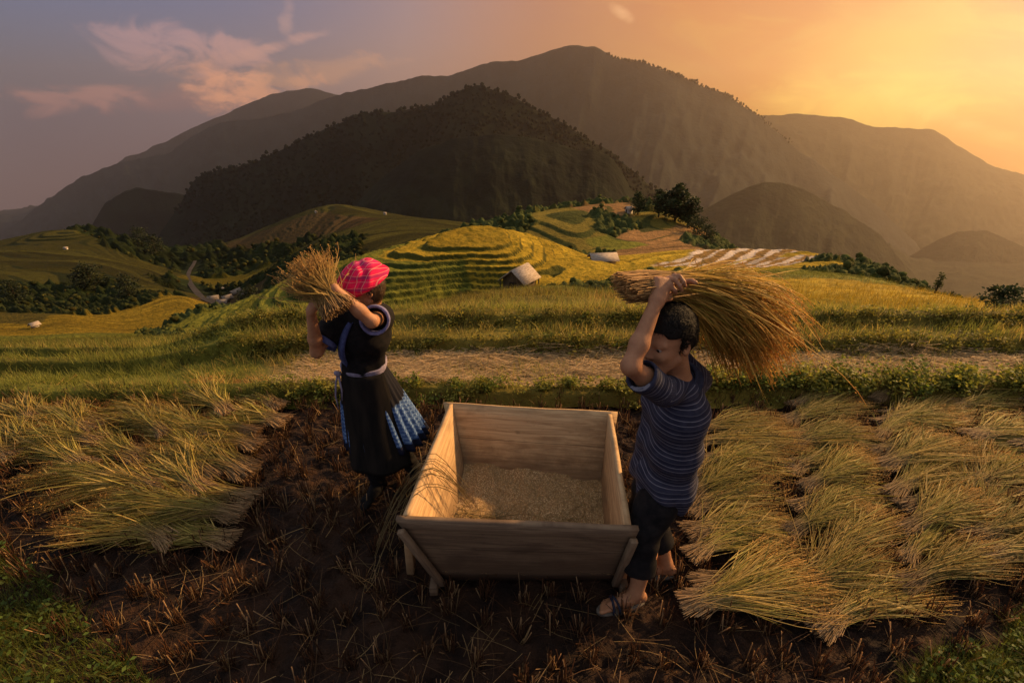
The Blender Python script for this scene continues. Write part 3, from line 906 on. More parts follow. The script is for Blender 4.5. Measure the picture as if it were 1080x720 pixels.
# ---- loose straws lying about on the soil
n = 1500
xy = np.stack((r.uniform(-4, 3.6, n), 1.05 + 2.3 * r.random(n) ** 1.3), 1)
dl, dr = bank_dist(xy[:, 0], xy[:, 1])
xy = xy[~in_box(xy[:, 0], xy[:, 1], -.05) & (dl < 0) & (dr < 0)]; n = len(xy)
a = r.uniform(0, math.pi, n); L = r.uniform(.05, .30, n) ; cv = r.normal(0, .25, n)
s = np.linspace(-.5, .5, 5)[None]
X = xy[:, :1] + L[:, None] * (s * np.cos(a)[:, None] - cv[:, None] * s ** 2 * np.sin(a)[:, None])
Y = xy[:, 1:] + L[:, None] * (s * np.sin(a)[:, None] + cv[:, None] * s ** 2 * np.cos(a)[:, None])
Z = paddy_h(X, Y).max(1, keepdims=True) + .004 + r.uniform(0, .03, (n, 1)) + s * r.normal(0, .04, (n, 1))
V, F = tubes3(np.stack((X, Y, Z), -1), r.uniform(.0009, .0019, (n, 1)))
tone = r.random((n, 1))
cc = np.repeat(np.where(r.random((n, 1)) < .55, np.array((.10, .055, .025)), np.array((.30, .20, .085))) * (.5 + .8 * tone), 15, axis=0)
stuff('loose_straw', [(V, F, cc)], M['straw'], 'loose straws scattered over the dark soil', 'straw')

# ---- grass on the two near corner banks
n = 90000
xy = np.concatenate((np.stack((r.uniform(-4.2, -.9, n), r.uniform(.7, 2.5, n)), 1), np.stack((r.uniform(1.1, 3.6, n), r.uniform(.8, 1.95, n)), 1)))
dl, dr = bank_dist(xy[:, 0], xy[:, 1])
dd = np.maximum(dl, dr)
keep = (dd > .0) & (r.random(len(xy)) < .35 + .65 * sstep(fbm(xy[:, 0] * 3, xy[:, 1] * 3, 3), -.25, .15))
xy, dd = xy[keep], dd[keep]; n = len(xy)
P0 = np.stack((xy[:, 0], xy[:, 1], paddy_h(xy[:, 0], xy[:, 1])), 1)
dry = r.random(n) < .12 + .75 * sstep(dd + .25 * fbm(xy[:, 0] * 4, xy[:, 1] * 4, 2), .28, .55)
cc = np.where(dry[:, None], np.array((.15, .095, .026)), np.array((.105, .125, .018))) * r.uniform(.5, 1.35, (n, 1))
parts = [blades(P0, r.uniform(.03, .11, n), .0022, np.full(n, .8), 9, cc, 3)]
m_ = (dd < .42) & (r.random(n) < .16)
Pl = P0[m_] + np.stack((r.normal(0, .01, m_.sum()), r.normal(0, .01, m_.sum()), r.uniform(.01, .09, m_.sum())), 1)
parts.append(leaves(Pl, .022, 10, np.array((.10, .15, .024)) * r.uniform(.5, 1.4, (len(Pl), 1)), .75))
stuff('bank_grass', parts, M['grass'], 'low green grass and small leaves on the corner banks', 'grass')

# ---- weeds and grass on the bunds behind the floor
def scatter_near(n, x0, x1, y0, y1):
    # even in the picture: denser where nearer
    y = np.exp(r.uniform(math.log(y0), math.log(y1), n)); x = r.uniform(x0, x1, n) * y
    return x, y
n = 230000
x, y = scatter_near(n, -1.45, 1.5, 3.34, 15)
stz = sstep(y + .1 * fbm(x, y, 2), 3.54, 3.64) * (1 - sstep(y + .1 * fbm(x, y * 2, 2), 4.12, 4.24)) * sstep(x, -2.4, -1.4)
clump = fbm(x * 2.6, y * 2.6, 3)
keep = (r.random(n) > stz * (.97 - .35 * sstep(clump, .0, .3))) & (r.random(n) < .30 + 1.0 * sstep(clump, -.22, .18))
x, y, clump = x[keep], y[keep], clump[keep]; n = len(x)
z = height(x, y)
zb = near_steps(x, y)
riser = ((y > 4.18) & (y < 4.36)) | ((y > 4.62) & (y < 4.78)) | ((y > 3.32) & (y < 3.5))
hgt = np.where(y < 3.7, r.uniform(.025, .085, n), r.uniform(.04, .13, n)) * (1 + .5 * clump) * np.clip(y / 5, 1, 1.8)
tone = fbm(x * .9, y * 1.4, 3)[:, None]
u_ = r.random((n, 1))
gold = np.clip(.35 + 1.3 * tone + .3 * (y[:, None] > 5.2), 0, 1)
base = np.where(u_ < gold * .75, np.array((.46, .345, .085)), np.array((.25, .26, .045)))
base = np.where((riser & (r.random(n) < .35))[:, None], np.array((.055, .058, .013)), base)
cc = base * r.uniform(.5, 1.35, (n, 1))
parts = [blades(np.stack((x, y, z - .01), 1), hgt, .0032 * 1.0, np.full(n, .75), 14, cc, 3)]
parts[0] = parts[0]
stuff('bund_grass', parts, M['grass'], 'yellow green grass growing over the low bunds', 'grass')
# leafy weeds on the first bund (bushier to the right)
weed = []
for i in range(520):
    x0 = r.uniform(-2.1, 5.4); y0 = r.normal(3.43, .06) + (.03 if x0 > 1.4 else 0)
    if r.random() < .45 + (.25 if x0 < 1.2 else 0): continue
    big = 1.0 + .7 * (x0 > 1.5) * r.random()
    k = int(r.uniform(40, 120) * big); rad = r.uniform(.05, .11) * big; hh = r.uniform(.06, .13) * big * (1 + .4 * (x0 > 1.4))
    q = r.normal(0, 1, (k, 3)); q /= np.linalg.norm(q, axis=1)[:, None]; q *= r.random((k, 1)) ** .5
    q = q * (rad, rad * .8, hh * .55) + (x0, y0, float(height(np.array([x0]), np.array([y0]))[0]) + hh * .5)
    tint = r.random()
    c0 = np.array((.12, .16, .024)) * (1 - tint) + np.array((.34, .30, .05)) * tint
    weed.append(leaves(q, .026 * big ** .5, 100 + i, c0 * r.uniform(.5, 1.4, (k, 1)), .55))
for i in range(420):
    u0 = r.uniform(-.75, 1.3); y0 = r.choice((4.28, 4.7)) + r.normal(0, .05); x0 = u0 * y0
    k = int(r.uniform(25, 70)); rad = r.uniform(.06, .15); hh = r.uniform(.06, .15)
    q = r.normal(0, 1, (k, 3)); q /= np.linalg.norm(q, axis=1)[:, None]; q *= r.random((k, 1)) ** .5
    q = q * (rad, rad * .7, hh * .5) + (x0, y0, float(height(np.array([x0]), np.array([y0]))[0]) + hh * .35)
    tint = r.random()
    c0 = np.array((.11, .13, .022)) * (1 - tint) + np.array((.32, .26, .045)) * tint
    weed.append(leaves(q, .028, 700 + i, c0 * r.uniform(.5, 1.4, (k, 1)), .5))
stuff('bund_weeds', weed, M['grass'], 'leafy green weeds along the bunds behind the box', 'weeds')
# straw lying on the strip between the bunds
n = 22000
y = r.uniform(3.55, 4.26, n); x = r.uniform(-2.0, 5.6, n) ; keep = r.random(n) < .3 + sstep(fbm(x * 1.7, y * 5, 2), -.2, .2)
x, y = x[keep], y[keep]; n = len(x)
a = r.normal(.05, .45, n); L = r.uniform(.12, .45, n); s = np.linspace(-.5, .5, 4)[None]
X = x[:, None] + L[:, None] * s * np.cos(a)[:, None]; Y = y[:, None] + L[:, None] * (s * np.sin(a)[:, None] + .2 * s ** 2)
Z = height(x, y)[:, None] + r.uniform(.0, .05, (n, 1)) + s * r.normal(0, .03, (n, 1)) + .012 * fbm(x * 3, y * 6, 2)[:, None] * 4
V, F = tubes3(np.stack((X, Y, Z), -1), r.uniform(.0013, .0026, (n, 1)))
cc = np.repeat(np.array((.62, .44, .22)) * r.uniform(.5, 1.25, (n, 1)), 12, axis=0)
stuff('straw_litter', [(V, F, cc)], M['straw'], 'pale threshed straw lying between the two bunds', 'straw')
# standing rice and rough grass further down the slope
n = 150000
x, y = scatter_near(n, -1.5, 1.6, 9, 34)
crop = nearest_crop(x / y, np.log(y)); z = height(x, y)
keep = (crop != W_) & (r.random(n) < .4 + sstep(fbm(x * .7, y * .7, 3), -.25, .2)); x, y, z, crop = x[keep], y[keep], z[keep], crop[keep]; n = len(x)
cc = CROP[crop] * r.uniform(.6, 1.5, (n, 1)) + np.array((.01, .008, 0))
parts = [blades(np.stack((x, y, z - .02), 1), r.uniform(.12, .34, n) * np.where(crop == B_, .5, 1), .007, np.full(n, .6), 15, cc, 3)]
stuff('field_grass', parts, M['grass'], 'ripening rice and rough grass on the lower terraces', 'grass')
# scrub on the banks of the middle distance
n = 60000
l = r.uniform(math.log(18), math.log(400), n); u = r.uniform(-1.4, 1.4, n); y = np.exp(l); x = u * y
crop = height(x, y, True)[1]
dn = fbm(u * 22, l * 16, 4)
keep = (crop == D_) & (dn > -.02) & (road_dist(x, y) > 5)
x, y = x[keep], y[keep]; sel = r.permutation(len(x))[:3200]; x, y = x[sel], y[sel]; z = height(x, y)
sz = .0042 * y + .15
V, F = [], []
import bmesh as _bm
P0 = np.stack((x, y, z), 1)
bm_ = _bm.new(); _bm.ops.create_icosphere(bm_, subdivisions=1, radius=1.0)
bv = np.array([v.co[:] for v in bm_.verts]); bf = np.array([[v.index for v in f.verts] for f in bm_.faces]); bm_.free()
nb = len(P0)
V = bv[None] * (sz * r.uniform(.5, 1.4, nb))[:, None, None] * (1, 1, .9) * (1 + .5 * (r.random((nb, len(bv), 1)) - .5)) + P0[:, None] + np.array((0, 0, 1.0)) * (sz * .35)[:, None, None]
F = (bf[None] + (np.arange(nb) * len(bv))[:, None, None]).reshape(-1, 3)
cc = np.repeat(np.array((.050, .058, .015)) * r.uniform(.5, 1.7, (nb, 1)) * (1 - .55 * sstep(y, 70, 110) * sstep(x / y, .0, -.2))[:, None] + np.array((.014, .006, 0)) * r.random((nb, 1)), len(bv), axis=0)  # far left scrub darkened to follow the painted shade of the ground
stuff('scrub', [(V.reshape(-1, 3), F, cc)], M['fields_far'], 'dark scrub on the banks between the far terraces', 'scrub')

# ================================================================== CUT SHEAVES
VAR = [sheaf_geo(300 + i, n=[290, 310, 270, 300, 280, 320][i], length=[.72, .78, .68, .75, .80, .70][i], fan=[.15, .18, .12, .20, .15, .17][i], thick=[.055, .065, .05, .06, .055, .07][i],
                 green=[.55, .4, .7, .5, .35, .6][i], bend=[.0, .06, -.05, .04, -.08, .02][i], stray=.07, butt_r=.04, tie=.10) for i in range(6)] + [sheaf_geo(340 + i, n=300, length=.66 + .05 * i, fan=.21 - .02 * i, thick=.045, green=.35 + .1 * i, bend=.10 * (-1) ** i, stray=.10, butt_r=.05, tie=.05) for i in range(4)]
first = {}
ORD = ['first', 'second', 'third', 'fourth', 'fifth', 'sixth', 'seventh', 'eighth', 'ninth', 'tenth', 'eleventh', 'twelfth', 'thirteenth', 'fourteenth', 'fifteenth']
def put_sheaf(x, y, z, rz, var, label, group, tilt=.06, scale=1.0):
    if var not in first:
        V, F, C = VAR[var]
        o = mesh_obj('rice_sheaf', V, [F], M['straw'], None, C, smooth=False); first[var] = o
    else:
        o = first[var].copy(); COL.objects.link(o)
    o.location = (x, y, z); o.rotation_euler = (r.normal(0, .05), -tilt, rz)
    o.scale = (scale * r.uniform(.92, 1.08), scale * r.uniform(.85, 1.2), scale * r.uniform(.9, 1.25))
    return tag(o, label, 'rice sheaf', group)
# right of the man: rows run away from the camera; butts towards the man, ears to the right
rowsR = [((745, 650), (742, 452), 11), ((868, 668), (838, 436), 11), ((962, 634), (925, 428), 11), ((1035, 606), (1005, 422), 10), ((1110, 590), (1080, 418), 9)]
rn = ['beside the man', 'from the man', 'from the man', 'from the man', 'from the man', 'from the man', 'from the man']
for k, (p0, p1, cnt) in enumerate(rowsR):
    a_, b_ = PZ(*p0, .0), PZ(*p1, .0)
    a_[0] -= .03; b_[0] -= .06
    for i in range(cnt):
        f = i / (cnt - 1)
        q = a_ * (1 - f) + b_ * f + np.array((r.normal(0, .05), r.normal(0, .025), 0))
        where = 'nearest the camera' if i == 0 else ('farthest back' if i == cnt - 1 else ORD[i] + ' from the front')
        lab = f"cut rice sheaf in the {ORD[k] if k else 'row'} {'row ' if k else ''}{rn[k]}, {where}"
        put_sheaf(q[0], q[1], paddy_h(q[0], q[1]) * .3 + .03 + r.uniform(0, .03), R_(22 - 5 * (k == 0) + 9 * np.clip(r.normal(), -1.3, 1.3)), int(r.integers(0, 10)), lab, 'cut rice sheaves laid right of the man', r.uniform(-.03, .08), 0.94 + .08 * (k > 2))
# left heap: butts towards the woman, ears to the left
rowsL = [((242, 578), (292, 440), 9), ((196, 572), (236, 446), 9), ((140, 530), (176, 448), 7), ((85, 500), (110, 450), 6), ((25, 492), (45, 448), 5)]
for k, (p0, p1, cnt) in enumerate(rowsL):
    a_, b_ = PZ(*p0, .0), PZ(*p1, .0)
    for i in range(cnt):
        f = i / (cnt - 1)
        q = a_ * (1 - f) + b_ * f + np.array((r.normal(0, .06), r.normal(0, .03), 0))
        where = 'nearest the camera' if i == 0 else ('farthest back' if i == cnt - 1 else ORD[i] + ' from the front')
        lab = f"cut rice sheaf left of the woman, {ORD[k]} row from her, {where}"
        put_sheaf(q[0], q[1], paddy_h(q[0], q[1]) * .3 + .03 + r.uniform(0, .05), R_(160 + 11 * np.clip(r.normal(), -1.3, 1.3)), int(r.integers(0, 10)), lab, 'cut rice sheaves laid left of the woman', r.uniform(-.05, .03), 1.0)

# ================================================================== THRESHING BOX
def wood(name, dark, light, seed):
    def f(t):
        gu = attr(t, 'gu').outputs['Fac']; gv = attr(t, 'gv').outputs['Fac']
        c = t.new('ShaderNodeCombineXYZ'); t.put(c.inputs[0], t.math('MULTIPLY', gu, 1.6)); t.put(c.inputs[1], t.math('MULTIPLY', gv, 26.0)); c.inputs[2].default_value = seed
        g = t.noise(c.outputs[0], 1.6, 7, 0.65, 1.2)
        c2 = t.new('ShaderNodeCombineXYZ'); t.put(c2.inputs[0], gu); t.put(c2.inputs[1], t.math('MULTIPLY', gv, 2.0)); c2.inputs[2].default_value = seed + 4
        s = t.noise(c2.outputs[0], 3.2, 5, 0.6, .4)
        col = t.mix(t.ss(g, .36, .66), dark, light)
        col = t.mix(t.math('MULTIPLY', t.ss(s, .52, .72), .55), col, tuple(q * .45 for q in dark))
        co = obco(t)
        mud = t.math('MULTIPLY', t.ss(t.math('ADD', gv, t.math('MULTIPLY', t.noise(co, 6, 6, .65), .35)), .33, .58), .7)
        col = t.mix(mud, col, (.085, .05, .028))
        kn = t.new('ShaderNodeTexVoronoi'); t.l.new(c2.outputs[0], kn.inputs['Vector']); kn.inputs['Scale'].default_value = 3.1
        col = t.mix(t.math('MULTIPLY', t.ss(kn.outputs['Distance'], .11, .03), .7), col, tuple(q * .35 for q in dark))
        col = t.mix(t.math('MULTIPLY', t.ss(t.noise(co, 34, 4, .7), .58, .75), .35), col, tuple(q * .5 for q in dark))
        # a seam between two boards
        w = t.math('ABSOLUTE', t.math('SUBTRACT', t.math('FRACT', t.math('DIVIDE', t.math('ADD', gv, .012), .235)), .5))
        return t.mix(t.ss(w, .49, .4985), col, tuple(q * .25 for q in dark))
    return material(name, f, .7, .25, bump=(30, .25, .004))
M['wood'] = wood('wood', (0.36, 0.22, 0.105), (0.58, 0.39, 0.20), 2.0)
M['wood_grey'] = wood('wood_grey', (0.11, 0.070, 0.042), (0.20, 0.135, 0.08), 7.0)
def panel(name, tl, tr, br, bl, th, mat, parent, seed, nu=26, nv=8):
    """a slightly warped board wall; corners of its OUTER face, thickness inwards"""
    tl, tr, br, bl = [np.asarray(q, float) for q in (tl, tr, br, bl)]
    nrm = np.cross(tr - tl, bl - tl); nrm /= np.linalg.norm(nrm)
    u = np.linspace(0, 1, nu)[:, None, None]; v = np.linspace(0, 1, nv)[None, :, None]
    S = (tl * (1 - u) + tr * u) * (1 - v) + (bl * (1 - u) + br * u) * v
    U = np.linalg.norm(tr - tl) * u[..., 0] + 0 * v[..., 0]; W = np.linalg.norm(bl - tl) * v[..., 0] + 0 * u[..., 0]
    warp = .006 * fbm(U * 2 + seed, W * 3, 2)
    edge = (.006 * fbm(U * 4 + seed, W * 0 + 2, 3))[..., None] * (1 - v) * (bl - tl) / np.linalg.norm(bl - tl)
    O = S + nrm * warp[..., None] + edge
    I = O + nrm * th
    V = np.concatenate((O.reshape(-1, 3), I.reshape(-1, 3)))
    g = grid_faces(nu, nv); N = nu * nv
    F = [g, g[:, ::-1] + N]
    ring = [(i * nv, (i + 1) * nv) for i in range(nu - 1)] + [((nu - 1) * nv + j, (nu - 1) * nv + j + 1) for j in range(nv - 1)] + \
           [(i * nv + nv - 1, (i - 1) * nv + nv - 1) for i in range(nu - 1, 0, -1)] + [(j, j - 1) for j in range(nv - 1, 0, -1)]
    F.append(np.array([(b, a, a + N, b + N) for a, b in ring]))
    gu = np.tile(U.ravel() + seed, 2); gv = np.tile(W.ravel(), 2)
    o = mesh_obj(name, V, F, mat, parent, None, False, {'gu': gu, 'gv': gv})
    import bmesh
    bm = bmesh.new(); bm.from_mesh(o.data); bmesh.ops.recalc_face_normals(bm, faces=bm.faces); bm.to_mesh(o.data); bm.free()
    return o
def plank(name, p0, p1, wid, th, mat, parent, upv=(0, 0, 1)):
    p0, p1 = np.asarray(p0, float), np.asarray(p1, float)
    x = p1 - p0; L = np.linalg.norm(x); x /= L
    z = np.asarray(upv, float); y = np.cross(z, x); y /= np.linalg.norm(y); z = np.cross(x, y)
    mb = MB(); mb.box((0, 0, 0), (L, th, wid), None, .004)
    o = mb.build(name, mat, parent)
    V = np.array([v.co[:] for v in o.data.vertices])
    a = o.data.attributes.new('gu', 'FLOAT', 'POINT'); a.data.foreach_set('value', (V[:, 0] + L).astype(np.float32))
    a = o.data.attributes.new('gv', 'FLOAT', 'POINT'); a.data.foreach_set('value', (V[:, 2] + .12).astype(np.float32))
    W = V @ np.stack((x, y, z)) + (p0 + p1) / 2
    o.data.vertices.foreach_set('co', W.astype(np.float32).ravel()); o.data.update()
    return o
box = thing('threshing_box', 'open wooden threshing box with flared plank sides between the two people', 'threshing box')
fl, fr = PZ(470, 611, .05), PZ(645, 611, .05)
bl = np.array((fl[0] + .03, BL[1] - .20, .05)); br = np.array((fr[0] + .06, BR[1] - .20, .05))
c_ = (FL + FR + BL + BR) / 4
ex = (FR - FL) / np.linalg.norm(FR - FL)
# front and far boards run past the corners as lugs
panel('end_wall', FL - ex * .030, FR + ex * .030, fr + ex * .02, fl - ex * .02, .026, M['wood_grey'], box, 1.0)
panel('end_wall', BR + ex * .035, BL - ex * .035, bl - ex * .02, br + ex * .02, .026, M['wood'], box, 3.0)
panel('side_wall', BL + (0, -.03, .006), FL + (0, .03, .006), fl + (0, .03, 0), bl + (0, -.03, 0), .026, M['wood'], box, 5.0)
panel('side_wall', FR + (0, .03, .004), BR + (0, -.03, .004), br + (0, -.03, 0), fr + (0, .03, 0), .026, M['wood'], box, 8.0)
mb = MB()
V = np.array([fl + (.0, .01, -.015), fr + (0, .01, -.015), br + (0, 0, -.015), bl + (0, 0, -.015)]); V = np.concatenate((V, V + (0, 0, .02)))
mb.add(V, np.array([(0, 1, 2, 3), (7, 6, 5, 4), (0, 4, 5, 1), (1, 5, 6, 2), (2, 6, 7, 3), (3, 7, 4, 0)]))
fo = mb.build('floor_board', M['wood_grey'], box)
# skid feet and corner braces
for s, A, B in ((-1, FL, fl), (1, FR, fr)):
    o_ = np.array((s * .012, -.004, 0))
    top = A + np.array((-s * .015, .045, -.045)); bot = B + np.array((s * .045, .05, -.07))
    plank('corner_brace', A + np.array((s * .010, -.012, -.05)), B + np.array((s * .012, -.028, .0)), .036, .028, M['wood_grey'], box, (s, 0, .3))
    plank('leg', A + np.array((s * .005, .10, -.10)), np.array((A[0] + s * .030, A[1] + .14, .02)), .055, .04, M['wood'], box, (0, 1, 0))
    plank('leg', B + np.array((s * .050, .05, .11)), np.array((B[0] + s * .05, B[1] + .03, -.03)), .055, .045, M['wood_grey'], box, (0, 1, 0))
    rail0 = np.array((B[0] + s * .055, B[1] - .06, .035)); rail1 = np.array((B[0] + s * .08, BL[1] - .1, .035))
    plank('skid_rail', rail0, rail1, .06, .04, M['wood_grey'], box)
# ---- threshed grain heaped inside
GL = .115
def lerp_in(A, a, z): f = (z - a[2]) / (A[2] - a[2]); return a + (A - a) * f
q = [lerp_in(FL, fl, GL), lerp_in(FR, fr, GL), lerp_in(BR, br, GL), lerp_in(BL, bl, GL)]
nu = nv = 150
u = np.linspace(0, 1, nu)[:, None, None]; v = np.linspace(0, 1, nv)[None, :, None]
S = (q[0] * (1 - u) + q[1] * u) * (1 - v) + (q[3] * (1 - u) + q[2] * u) * v
hgt = .055 * fbm(S[..., 0] * 4, S[..., 1] * 4, 4) + .05 * sstep(v[..., 0] + 0 * u[..., 0], .3, 1) + .006 * fbm(S[..., 0] * 70, S[..., 1] * 70, 2)
S[..., 2] = GL - .01 + hgt
def graincol(t):
    co = obco(t)
    vo = t.new('ShaderNodeTexVoronoi'); t.put(vo.inputs['Vector'], t.vec('MULTIPLY', co, (1, .6, 1))); vo.inputs['Scale'].default_value = 150
    base = t.mix(t.ss(t.noise(co, 7, 4), .35, .65), (.46, .31, .15), (.66, .47, .25))
    return t.mix(t.ss(vo.outputs['Distance'], .05, .6), base, (.26, .16, .07))
M['grain'] = material('grain', graincol, .75, .25, bump=(160, .8, .01))
tag(mesh_obj('rice_grain', S.reshape(-1, 3), grid_faces(nu, nv), M['grain']), 'threshed golden rice grain covering the bottom of the box', 'rice grain', None, 'stuff')
# loose grains and straws on the heap
n = 5200
uu, vv = r.random(n), r.random(n)
ii, jj = (uu * (nu - 1)).astype(int), (vv * (nv - 1)).astype(int)
p0 = S[ii, jj] + (0, 0, .004) + r.normal(0, .003, (n, 3)) * (1, 1, .5)
d1 = r.normal(0, 1, (n, 3)); d1[:, 2] *= .3; d1 /= np.linalg.norm(d1, axis=1)[:, None]
s1 = np.cross(d1, (0, 0, 1.0)); gl, gw = .005, .002
V1 = np.stack((p0 - d1 * gl, p0 + s1 * gw, p0 + d1 * gl, p0 - s1 * gw), 1).reshape(-1, 3); F1 = (np.arange(n) * 4)[:, None] + np.array((0, 1, 2, 3))
c1 = np.repeat(np.array((.36, .235, .09)) * r.uniform(.5, 1.4, (n, 1)), 4, axis=0)
n = 150
uc = np.where(r.random(n) < .6, r.uniform(.03, .35, n), r.uniform(.05, .9, n)); vc = np.where(uc < .36, r.uniform(.1, .5, n), r.uniform(.1, .6, n))
ctr = S[(uc * (nu - 1)).astype(int), (vc * (nv - 1)).astype(int)]
a = r.normal(.2, .7, n); L = r.uniform(.06, .22, n) * (1 + .8 * (uc > .36)); s = np.linspace(-.5, .5, 6)[None]; cv = r.normal(0, .5, n)
X = ctr[:, :1] + L[:, None] * (s * np.cos(a)[:, None] - cv[:, None] * s ** 2 * np.sin(a)[:, None]); Y = ctr[:, 1:2] + L[:, None] * (s * np.sin(a)[:, None] + cv[:, None] * s ** 2 * np.cos(a)[:, None])
X = np.clip(X, FL[0] + .14, FR[0] - .12); Y = np.clip(Y, FL[1] + .12, BL[1] - .2)
Z = ctr[:, 2:] + r.uniform(.006, .045, (n, 1)) + s * r.normal(0, .03, (n, 1))
V2, F2 = tubes3(np.stack((X, Y, Z), -1), r.uniform(.0012, .0022, (n, 1)))
c2 = np.repeat(np.array((.36, .25, .10)) * r.uniform(.4, 1.2, (n, 1)), 18, axis=0)
stuff('straw_in_box', [(V1, F1, c1), (V2, F2, c2)], M['straw'], 'loose straws and husks lying on the grain inside the box', 'straw')
# a few long straws hanging over the left rim
n = 16
s = np.linspace(0, 1, 9)[None]
k = r.uniform(.28, .42, n)[:, None]
rim = FL[None] * (1 - k) + BL[None] * k
th = r.uniform(.18, .42, (n, 1)); inn = r.uniform(.02, .25, (n, 1))
X = rim[:, :1] + (s - .45) * -(th + inn) + .02; Y = rim[:, 1:2] + r.normal(-.25, .2, (n, 1)) * s * .5
Z = RIM + .03 - 1.6 * (np.abs(s - .42)) ** 1.7 * th * 2.2 + r.uniform(0, .012, (n, 1))
V, F = tubes3(np.stack((X, Y, Z), -1), r.uniform(.0012, .0024, (n, 1)))
tag(mesh_obj('straw_wisp', V, [F], M['straw'], None, np.repeat(np.array((.34, .25, .11)) * r.uniform(.6, 1.2, (n, 1)), 27, axis=0), False), 'wisp of long straw hanging over the left rim of the box', 'straw')

# ================================================================== HOUSES, TREES
M['roof'] = material('roof', two((.22, .17, .13), (.42, .35, .28), 2.4, .3, .7, (1, 6, 1)), .8, .2, bump=(6, .5, .05, (1, 8, 1)))
M['old_roof'] = material('old_roof', two((.10, .08, .065), (.20, .165, .135), 1.0), .85, .15)
M['plank_wall'] = material('plank_wall', two((.05, .035, .022), (.12, .085, .05), 3.0, .35, .65, (6, 6, .6)), .85, .15)
M['dark'] = material('dark', two((.012, .01, .008), (.02, .016, .012), 3), .9, .1)
M['white_wall'] = material('white_wall', two((.40, .37, .33), (.55, .52, .47), 1.0), .85, .1)
M['bark'] = material('bark', two((.035, .026, .018), (.075, .055, .036), 4.0, .35, .65, (4, 4, .8)), .9, .1, bump=(6, .6, .05))
M['leaf'] = material('leaf', vcol(), .65, .2, translucent=.3)
def house(name, label, cat, loc, rz, L, W, H, wall, roofm, rise=None, group=None, posts=True, ov=.35):
    rise = rise or W * .42
    t = thing(name, label, cat, loc, rz, group)
    mb = MB()
    hl, hw = L / 2, W / 2
    V = np.array([(-hl, -hw, -.6), (hl, -hw, -.6), (hl, hw, -.6), (-hl, hw, -.6), (-hl, -hw, H), (hl, -hw, H), (hl, hw, H), (-hl, hw, H), (-hl, 0, H + rise * .93), (hl, 0, H + rise * .93)])
    mb.add(V, [np.array([(0, 1, 5, 4), (2, 3, 7, 6)]), np.array([(4, 8, 7), (5, 6, 9)]), np.array([(1, 2, 6, 5), (3, 0, 4, 7)])])
    mb.build('wall', wall, t)
    mb = MB()
    k = rise / hw
    for s in (-1, 1):
        n = np.array((0, s * k, 1.0)); n /= np.linalg.norm(n)
        a = np.array([(-hl - ov, 0, H + rise), (hl + ov, 0, H + rise), (hl + ov, s * (hw + ov), H - k * ov), (-hl - ov, s * (hw + ov), H - k * ov)])
        V = np.concatenate((a, a + n * .09))
        mb.add(V, np.array([(0, 1, 2, 3), (7, 6, 5, 4), (0, 4, 5, 1), (1, 5, 6, 2), (2, 6, 7, 3), (3, 7, 4, 0)]))
    mb.build('roof', roofm, t)
    mb = MB(); mb.box((-hl - .02, 0, H * .36), (.06, W * .34, H * .8)); mb.build('door', M['dark'], t)
    mb = MB(); mb.box((L * .18, -hw - .02, H * .6), (L * .2, .06, H * .34)); mb.build('window', M['dark'], t)
    if posts:
        for sx in (-1, 1):
            for sy in (-1, 1):
                mb = MB(); mb.tube([(sx * (hl + ov * .6), sy * (hw + ov * .55), -.8), (sx * (hl + ov * .6), sy * (hw + ov * .55), H - k * ov * .5)], .06, 6); mb.build('post', M['bark'], t)
    return t
def ground_at(px, py, Y, sink=.0):
    p = P(px, py, Y); p[2] = float(height(np.array([p[0]]), np.array([p[1]]))[0]) - sink
    return p
house('field_hut', 'small plank hut with a pale sloping roof beside the round terraced hill', 'hut', ground_at(548, 304, 45), R_(58), 2.5, 2.3, 1.15, M['plank_wall'], M['roof'], .95)
house('field_shed', 'low whitish roofed shed at the edge of the golden field', 'shed', ground_at(636, 272, 58), R_(8), 2.8, 1.8, .4, M['plank_wall'], M['roof'], .55, posts=False)
house('white_cottage', 'tiny white cottage beside the trees on the knoll', 'house', ground_at(664, 216, 124), R_(20), 1.5, 1.3, 1.0, M['white_wall'], M['roof'], .5, posts=False)
for i, (px, py, Y, lab) in enumerate([(72, 268, 300, 'small white house on the dim left hill, highest on the slope'), (37, 344, 92, 'small white hut at the left edge of the golden field'),
                                      (333, 222, 430, 'tiny white house at the foot of the dark mountain, left one'), (406, 224, 420, 'tiny white house at the foot of the dark mountain, right one')]):
    house('white_house', lab, 'house', ground_at(px, py, Y), R_(20 + 50 * i), 1.3 * (Y / 300) ** .6 + .4, 1.1 * (Y / 300) ** .6 + .3, .5 + .6 * Y / 300, M['white_wall'], M['roof'], group='white houses in the valley', posts=False)
vl = ['nearest house of the village by the valley road, reddish wall', 'second house of the village by the valley road', 'house in the middle of the village by the valley road', 'longest house in the village by the valley road', 'house at the right end of the village by the valley road', 'farthest house of the village by the valley road']
for i, (px, py, Y, L) in enumerate([(237, 325, 150, 3.0), (226, 318, 168, 3.2), (240, 316, 174, 3.2), (249, 311, 184, 4.6), (257, 318, 166, 3.0), (236, 307, 200, 3.6)]):
    house('village_house', vl[i], 'house', ground_at(px, py, Y), R_(25 * i), L, 2.4, 1.5, M['plank_wall'], M['old_roof'], group='village houses by the valley road', posts=False)

